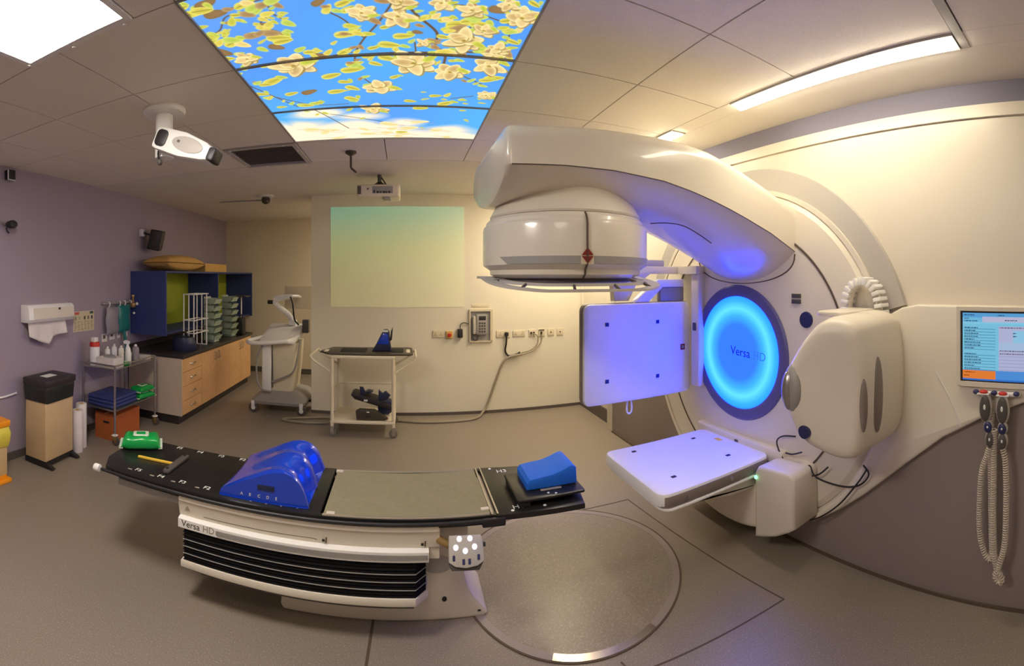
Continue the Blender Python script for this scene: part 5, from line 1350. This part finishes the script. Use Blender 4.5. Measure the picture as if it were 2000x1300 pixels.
# ================================================================== STEEL TROLLEY AND ITS LOAD
t = thing('steel_trolley', 'steel two-tier trolley loaded with supplies beside the counter end', 'trolley', (-2.87, 3.83, 0))
TXa, TXb, TYa, TYb = -3.08, -2.66, 3.46, 4.20
for x_ in (TXa, TXb):
    for y_ in (TYa, TYb):
        MB().tube([(x_, y_, 0.10), (x_, y_, 0.79)], 0.012, 10).build('leg', 'steel', t)
        caster(t, x_, y_, 0.045, 'brass', 'dgrey')
        MB().lathe([(0.03, 0), (0.034, .006), (0.012, .018)], (x_, y_, 0.105), n=16).build('bumper', 'white', t)
for z_ in (0.745, 0.335):
    MB().box(TXa, TXb, TYa, TYb, z_, z_ + .012).build('shelf', 'steel', t, smooth=False)
MB().tube([(TXa, TYa, 0.79), (TXb, TYa, 0.79), (TXb, TYb, 0.79), (TXa, TYb, 0.79)], 0.008, 8, closed=True).build('top_rail', 'steel', t)
ZT = 0.758
def bottle(name, label, x, y, z, r, h, m, cap, capm, cat='bottle', group=None):
    t = thing(name, label, cat, (x, y, z), group)
    MB().lathe([(r * .9, 0), (r, .006), (r, h * .72), (r * .85, h * .82), (r * .35, h * .88), (r * .35, h * .9)], (x, y, z), n=24).build('body', m, t)
    MB().lathe([(r * .45, h * .88), (r * .45, h * .94), (r * .25, h)], (x, y, z), n=18).build('cap', capm, t)
    return t
t = thing('wipes_tub', 'white canister with a red lid at the left of the steel trolley', 'canister', (-2.98, 3.53, ZT))
MB().lathe([(0.05, 0), (0.052, .01), (0.052, .19), (0.05, .195)], (-2.98, 3.53, ZT), n=28).build('body', 'white', t)
MB().lathe([(0.055, .193), (0.055, .225), (0.045, .24)], (-2.98, 3.53, ZT), n=28).build('lid', 'red', t)
MB().rbox(-3.01, -2.955, 3.50, 3.56, ZT + .238, ZT + .285, 0.008).build('lid_flap', 'white', t)
t = thing('glove_box', 'grey open carton of gloves at the front of the steel trolley', 'box', (-2.80, 3.58, ZT))
MB().box(-2.92, -2.70, 3.485, 3.66, ZT, ZT + .095).build('carton', 'paper', t, smooth=False)
MB().ell((-2.81, 3.57, ZT + .095), 0.08, 0.05, 0.025).build('glove', 'greym', t)
for x_, y_, h_, nm, lb in ((-2.96, 3.72, .17, 'pump_bottle', 'white pump bottle nearest the red-lidded canister'), (-2.93, 3.80, .19, 'pump_bottle', 'white pointed bottle in the middle of the three small bottles'), (-2.88, 3.86, .17, 'pump_bottle', 'white pump bottle nearest the spray bottle')):
    bottle(nm, lb, x_, y_, ZT, 0.03, h_, 'white', 1, 'white', group='small white bottles on the steel trolley')
t = thing('spray_bottle', 'white trigger spray bottle on the corner of the steel trolley', 'bottle', (-2.74, 3.80, ZT))
MB().loft([[(-2.74 + r_ * math.cos(q) + o_, 3.80 + r_ * math.sin(q), ZT + z_) for q in [2 * PI * j / 18 for j in range(18)]] for r_, z_, o_ in ((.03, 0, 0), (.033, .01, 0), (.033, .11, 0), (.026, .16, -.006), (.014, .19, -.01), (.013, .205, -.01))]).build('body', 'white', t)
MB().prism([(-2.79, ZT + .205), (-2.73, ZT + .205), (-2.725, ZT + .235), (-2.775, ZT + .245), (-2.80, ZT + .23)], 'y', 3.785, 3.815, .003).build('trigger_head', 'white', t)
bottle('round_bottle', 'small white-capped clear bottle at the back of the steel trolley', -2.80, 4.02, ZT, 0.04, .17, 'clear', 1, 'white')
t = thing('paper_stack', 'low stack of papers on the far end of the steel trolley', 'papers', (-2.82, 4.05, ZT))
for k in range(3):
    MB(Matrix.Translation((-2.78, 4.13, ZT + k * .012)) @ Matrix.Rotation(.1 * k, 4, 'Z')).box(-.085, .085, -.045, .045, .0005, .011).build('sheet_bundle', 'paper', t, smooth=False)
t = thing('green_card', 'small dark green tray at the front edge of the steel trolley', 'tray', (-2.72, 3.70, ZT))
MB().rbox(-2.765, -2.68, 3.675, 3.75, ZT, ZT + .035, 0.01).build('tray_body', 'green', t)
MB().rbox(-2.75, -2.695, 3.685, 3.74, ZT + .035, ZT + .039, 0.006).build('card', 'wipewhite', t)
ZB = 0.348
t = thing('blue_drape_stack', 'folded dark blue drapes filling the lower steel shelf', 'drapes', (-2.87, 3.70, ZB))
for k in range(3):
    MB(Matrix.Translation((-2.875, 3.70, ZB + k * .036)) @ Matrix.Rotation(.03 * (k - 1), 4, 'Z')).rbox(-.18, .18, -.21, .21, .0005, .035, 0.03).build('folded_drape', 'navy', t)
wipes('wipes_pack', 'lower green wipes pack at the far end of the lower steel shelf', (-2.72, 4.05, ZB), 0.24, 0.15, 0.06, 1.3)
wipes('wipes_pack', 'upper green wipes pack stacked on another on the lower steel shelf', (-2.73, 4.05, ZB + .068), 0.25, 0.15, 0.065, 1.5)
t = thing('orange_carton', 'orange brown carton on the floor under the steel trolley', 'box', (-2.80, 3.76, 0))
MB().box(-2.99, -2.72, 3.55, 3.98, 0.001, 0.265).build('carton', 'orange', t, smooth=False)
MB().rbox(-2.88, -2.80, 3.546, 3.551, 0.17, 0.19, 0.006, axis='y').build('hand_hole', 'dark', t)
MB().box(-2.87, -2.84, 3.549, 3.981, 0.2651, 0.2662).build('tape', 'kraft', t, smooth=False)

# ================================================================== LEFT WALL FITTINGS
XL = -3.15
t = thing('towel_dispenser', 'white paper towel dispenser with a torn towel hanging below on the purple wall', 'dispenser', (-3.08, 2.95, 1.05))
MB().prism([(XL, 1.25), (XL + .10, 1.25), (XL + .125, 1.28), (XL + .115, 1.39), (XL + .09, 1.415), (XL, 1.415)], 'y', 2.66, 3.27, 0.006).build('case', 'white', t, angle=30)
MB().prism([(XL + .126, 1.285), (XL + .131, 1.285), (XL + .122, 1.385), (XL + .116, 1.385)], 'y', 2.72, 3.26).build('front_cover', 'cream', t, smooth=False)
MB().rbox(XL + .118, XL + .130, 3.04, 3.065, 1.36, 1.38, 0.003, axis='x').build('lock', 'dark', t)
def towel(u, v):
    low = np.interp(u, [0, .3, .5, .6, 1.0], [1.12, 1.06, 1.03, 1.10, 1.12])
    return (XL + .06 + .012 * math.sin(u * 14) * v + .02 * v, 2.70 + .5 * u, 1.252 + (low - 1.252) * v)
tw = MB().grid(towel, 30, 8).build('towel', 'paper', t)
sol = tw.modifiers.new('thickness', 'SOLIDIFY'); sol.thickness = 0.002

def poster(w=90, h=64):
    im = np.zeros((h, w, 3)); im[:] = (206, 196, 160)
    r = np.random.RandomState(2)
    im[2:10, 3:24] = (200, 90, 84); im[2:10, 70:86] = (60, 96, 70)
    for k, x in enumerate((6, 22, 44, 60, 76)): im[16:27, x:x + 7] = ((150, 150, 140), (180, 170, 140), (70, 44, 40), (110, 100, 96), (40, 40, 46))[k]
    for y in range(32, 58, 5):
        for x in range(4, 86, 14): im[y:y + 2, x:x + r.randint(5, 12)] = (150, 130, 104)
    im = im / 255
    return np.where(im <= 0.04045, im / 12.92, ((im + 0.055) / 1.055) ** 2.4)
t = thing('wall_notice', 'small printed notice with red and green corner blocks on the purple wall', 'poster', (XL, 3.54, 1.10))
MB().box(XL, XL + .004, 3.38, 3.715, 1.095, 1.31).build('backing', 'paper', t, smooth=False)
picture('print', poster()[::-1].copy(), (XL + .0052, 3.382, 1.097), (0, .331, 0), (0, 0, .211), 'poster', t)

t = thing('oxygen_set', 'clear bag and teal breathing bag hanging with valves on the purple wall', 'breathing set', (-3.10, 4.15, 0.95))
def bag(y0, y1, z0, z1, d, m, nm):
    mb = MB()
    for sg in (1, -1):
        mb.grid(lambda u, v: (XL + .05 + sg * (d * max(0, 1 - abs(2 * u - 1) ** 3) ** .6 * max(0, 1 - abs(2 * v - 1) ** 3) ** .6 + .002), y0 + (y1 - y0) * u + .01 * math.sin(v * 9), z0 + (z1 - z0) * v), 14, 14)
    return mb.build(nm, m, t, angle=70)
bag(3.87, 4.10, 1.02, 1.33, .03, 'clear', 'clear_bag')
bag(4.08, 4.32, 1.03, 1.35, .035, 'teal', 'teal_bag')
MB().rbox(XL, XL + .04, 3.84, 4.42, 1.36, 1.39, 0.008, axis='x').build('rail', 'greym', t)
for y_ in (3.92, 4.12, 4.22, 4.34):
    MB().tube(smooth_path([(XL + .03, y_, 1.385), (XL + .06, y_, 1.39), (XL + .065, y_, 1.36), (XL + .05, y_, 1.33)]), 0.006).build('hook', 'white', t)
MB().lathe([(0.03, 0), (0.035, .02), (0.03, .05), (0.016, .06), (0.016, .12), (0.022, .13), (0.02, .15)], (XL + .075, 4.36, 1.31), n=18).build('valve', 'brass', t)
MB().ell((XL + .10, 4.41, 1.35), .02, .02, .02).build('valve_knob', 'white', t)
MB().ell((XL + .09, 4.36, 1.24), .014, .018, .014).build('flow_ball', 'white', t)
MB().tube(smooth_path([(XL + .08, 4.42, 1.33), (XL + .10, 4.47, 1.27), (XL + .10, 4.46, 1.18), (XL + .08, 4.42, 1.15)]), .005).build('tubing', 'clear', t)
MB().tube(smooth_path([(XL + .05, 4.20, 1.05), (XL + .06, 4.22, .95), (XL + .07, 4.23, .85), (XL + .08, 4.21, .80)]), .02).build('hose', 'teal', t)
for y_, z_, lb in ((3.90, 0.985, 'leftmost small white card under the clear bag'), (4.04, .995, 'white printed card under the gap between the two bags'), (4.17, 1.0, 'narrow white card under the teal bag'), (4.30, 1.005, 'rightmost white card under the brass valve')):
    t2 = thing('instruction_card', lb, 'card', (XL, y_, z_ - .04), 'small cards on the purple wall')
    w_ = .03 if 'narrow' in lb else .048
    MB().box(XL, XL + .004, y_ - w_, y_ + w_, z_ - .045, z_ + .045).build('card', 'paper', t2, smooth=False)
    MB().box(XL + .004, XL + .005, y_ - w_ * .6, y_ + w_ * .3, z_ - .01, z_ + .03).build('print', 'dgrey', t2, smooth=False)

t = thing('wall_speaker', 'dark tilted loudspeaker bracketed high on the purple wall', 'speaker', (-3.05, 4.75, 2.0))
sm = mtx((-2.985, 4.75, 2.145), (0.35, -0.93, -.10), (0.25, 0.0, 0.95))
sk = MB(sm).rbox(-.115, .115, -.125, .125, -.075, .075, 0.015).build('cabinet', 'dark', t)
MB(sm).rbox(-.10, .10, -.11, .11, .074, .080, 0.01).build('grille', 'dgrey', sk)
MB(sm).rbox(-.10, .10, -.11, .11, -.080, -.074, 0.01).build('grille', 'dgrey', sk)
MB().rbox(XL, XL + .05, 4.60, 4.66, 2.19, 2.28, 0.006, axis='x').build('bracket', 'white', t)
MB().tube([(XL + .03, 4.63, 2.24), (-3.02, 4.70, 2.20)], 0.012).build('bracket_arm', 'dark', t)
t = thing('laser_box', 'small dark wall box with a white corner guard high at the left edge', 'laser box', (-3.12, 2.5, 2.54))
MB().rbox(XL, XL + .06, 2.47, 2.55, 2.56, 2.645, 0.006, axis='x').build('housing', 'dark', t)
MB().tube([(XL + .062, 2.462, 2.64), (XL + .062, 2.462, 2.552), (XL + .062, 2.545, 2.552)], 0.006, 6).build('corner_guard', 'white', t)
t = thing('cctv_camera', 'dark dome-shaped camera on the purple wall at the left edge', 'camera', (-3.1, 2.49, 2.1))
MB().tube([(XL, 2.43, 2.17), (XL + .06, 2.47, 2.15)], .014).build('stem', 'greym', t)
MB().loft([[(XL + .06 + x_, 2.47 + r_ * math.cos(q), 2.145 + r_ * .75 * math.sin(q)) for q in [2 * PI * j / 18 for j in range(18)]] for x_, r_ in ((0, .03), (.01, .045), (.06, .05), (.075, .042), (.08, .02))]).build('body', 'dark', t)
MB().tube(smooth_path([(XL + .05, 2.45, 2.12), (XL + .055, 2.455, 2.09), (XL + .05, 2.48, 2.075)]), .008).build('cable', 'dark', t)
MB().tube(smooth_path([(XL + .012, 2.30, 0.60), (XL + .012, 2.45, 0.592), (XL + .012, 2.60, 0.605)]), 0.009).build('wall_pipe', 'white', label='thin white pipe on the purple wall left of the black-bagged bin', cat='pipe')

# ================================================================== BINS AND ROLLS
t = thing('pedal_bin', 'beige sack bin with dark lid and black bag against the purple wall', 'bin', (-2.93, 2.82, 0))
rot = Matrix.Translation((-2.935, 2.83, 0)) @ Matrix.Rotation(math.radians(4), 4, 'Z')
MB(rot).rbox(-.125, .125, -.19, .19, 0.055, 0.68, 0.008).build('body', 'binbeige', t)
rings = []
for z_, e in ((.565, .004), (.60, .006), (.66, .010), (.705, .012), (.715, .006)):
    rings.append([(p[0] , p[1], z_ - (0.05 * math.cos(p[1] / .19 * PI / 2) if z_ < .62 else 0) * (1 if p[0] > 0 else .3)) for p in rrect(-.128 - e, .128 + e, -.194 - e, .194 + e, 0.02, 4)])
MB(rot).loft(rings).build('bag', 'binbag', t, angle=60)
ld = MB(rot).rbox(-.145, .15, -.21, .21, 0.705, 0.765, 0.015).build('lid', 'bindark', t)
MB(rot).box(-.05, .04, -.08, .06, 0.7645, 0.7665).build('lid_label', 'mark', ld, smooth=False)
MB(rot).box(-.125, .13, -.185, .185, 0.02, 0.056).build('base', 'dark', t, smooth=False)
for y_ in (-.17, .17):
    MB(rot).prism([(-.13, 0.0), (.20, 0.0), (.21, .012), (.12, .05), (-.13, .05)], 'y', y_ - .02, y_ + .02, .003).build('foot', 'dark', t)
t = thing('clinical_bin', 'yellow bagged clinical bin with an orange lid at the left photo edge', 'bin', (-2.93, 2.08, 0))
MB().rbox(-3.07, -2.83, 1.93, 2.25, 0.06, 0.40, 0.01).build('body', 'binbeige', t)
MB().rbox(-3.09, -2.81, 1.91, 2.27, 0.455, 0.505, 0.015).build('lid', 'yellow', t)
rings = []
for z_, e in ((.31, .01), (.34, .022), (.40, .028), (.45, .016), (.458, .008)):
    rings.append([(p[0], p[1] + .004 * math.sin(p[0] * 90), z_ + (.02 * math.sin(p[0] * 40 + p[1] * 30) if z_ < .36 else 0)) for p in rrect(-3.07 - e, -2.83 + e, 1.93 - e, 2.25 + e, 0.02, 6)])
MB().loft(rings).build('bag', 'ybag', t, angle=60)
MB().rbox(-3.08, -2.80, 1.92, 2.28, 0.0, 0.03, 0.015).build('base', 'yellow', t)
for x_ in (-3.06, -2.84): MB().box(x_ - .01, x_ + .01, 1.94, 2.24, 0.03, 0.062).build('base_strut', 'yellow', t, smooth=False)
for x_, y_, h_, lb in ((-2.86, 3.13, .40, 'nearer white paper roll standing beside the beige bin'), (-2.91, 3.24, .43, 'farther white paper roll standing beside the steel trolley')):
    t = thing('paper_roll', lb, 'roll', (x_, y_, 0), 'upright paper rolls')
    MB().lathe([(0.052, 0.001), (0.054, .004), (0.054, h_ - .004), (0.052, h_), (0.022, h_), (0.02, h_ - .03), (0.0, h_ - .03)], (x_, y_, 0), n=28).build('roll', 'paper', t)
    MB().lathe([(0.022, h_ - .028), (0.024, h_ + .001), (0.020, h_ + .001)], (x_, y_, 0), n=20).build('core', 'kraft', t)
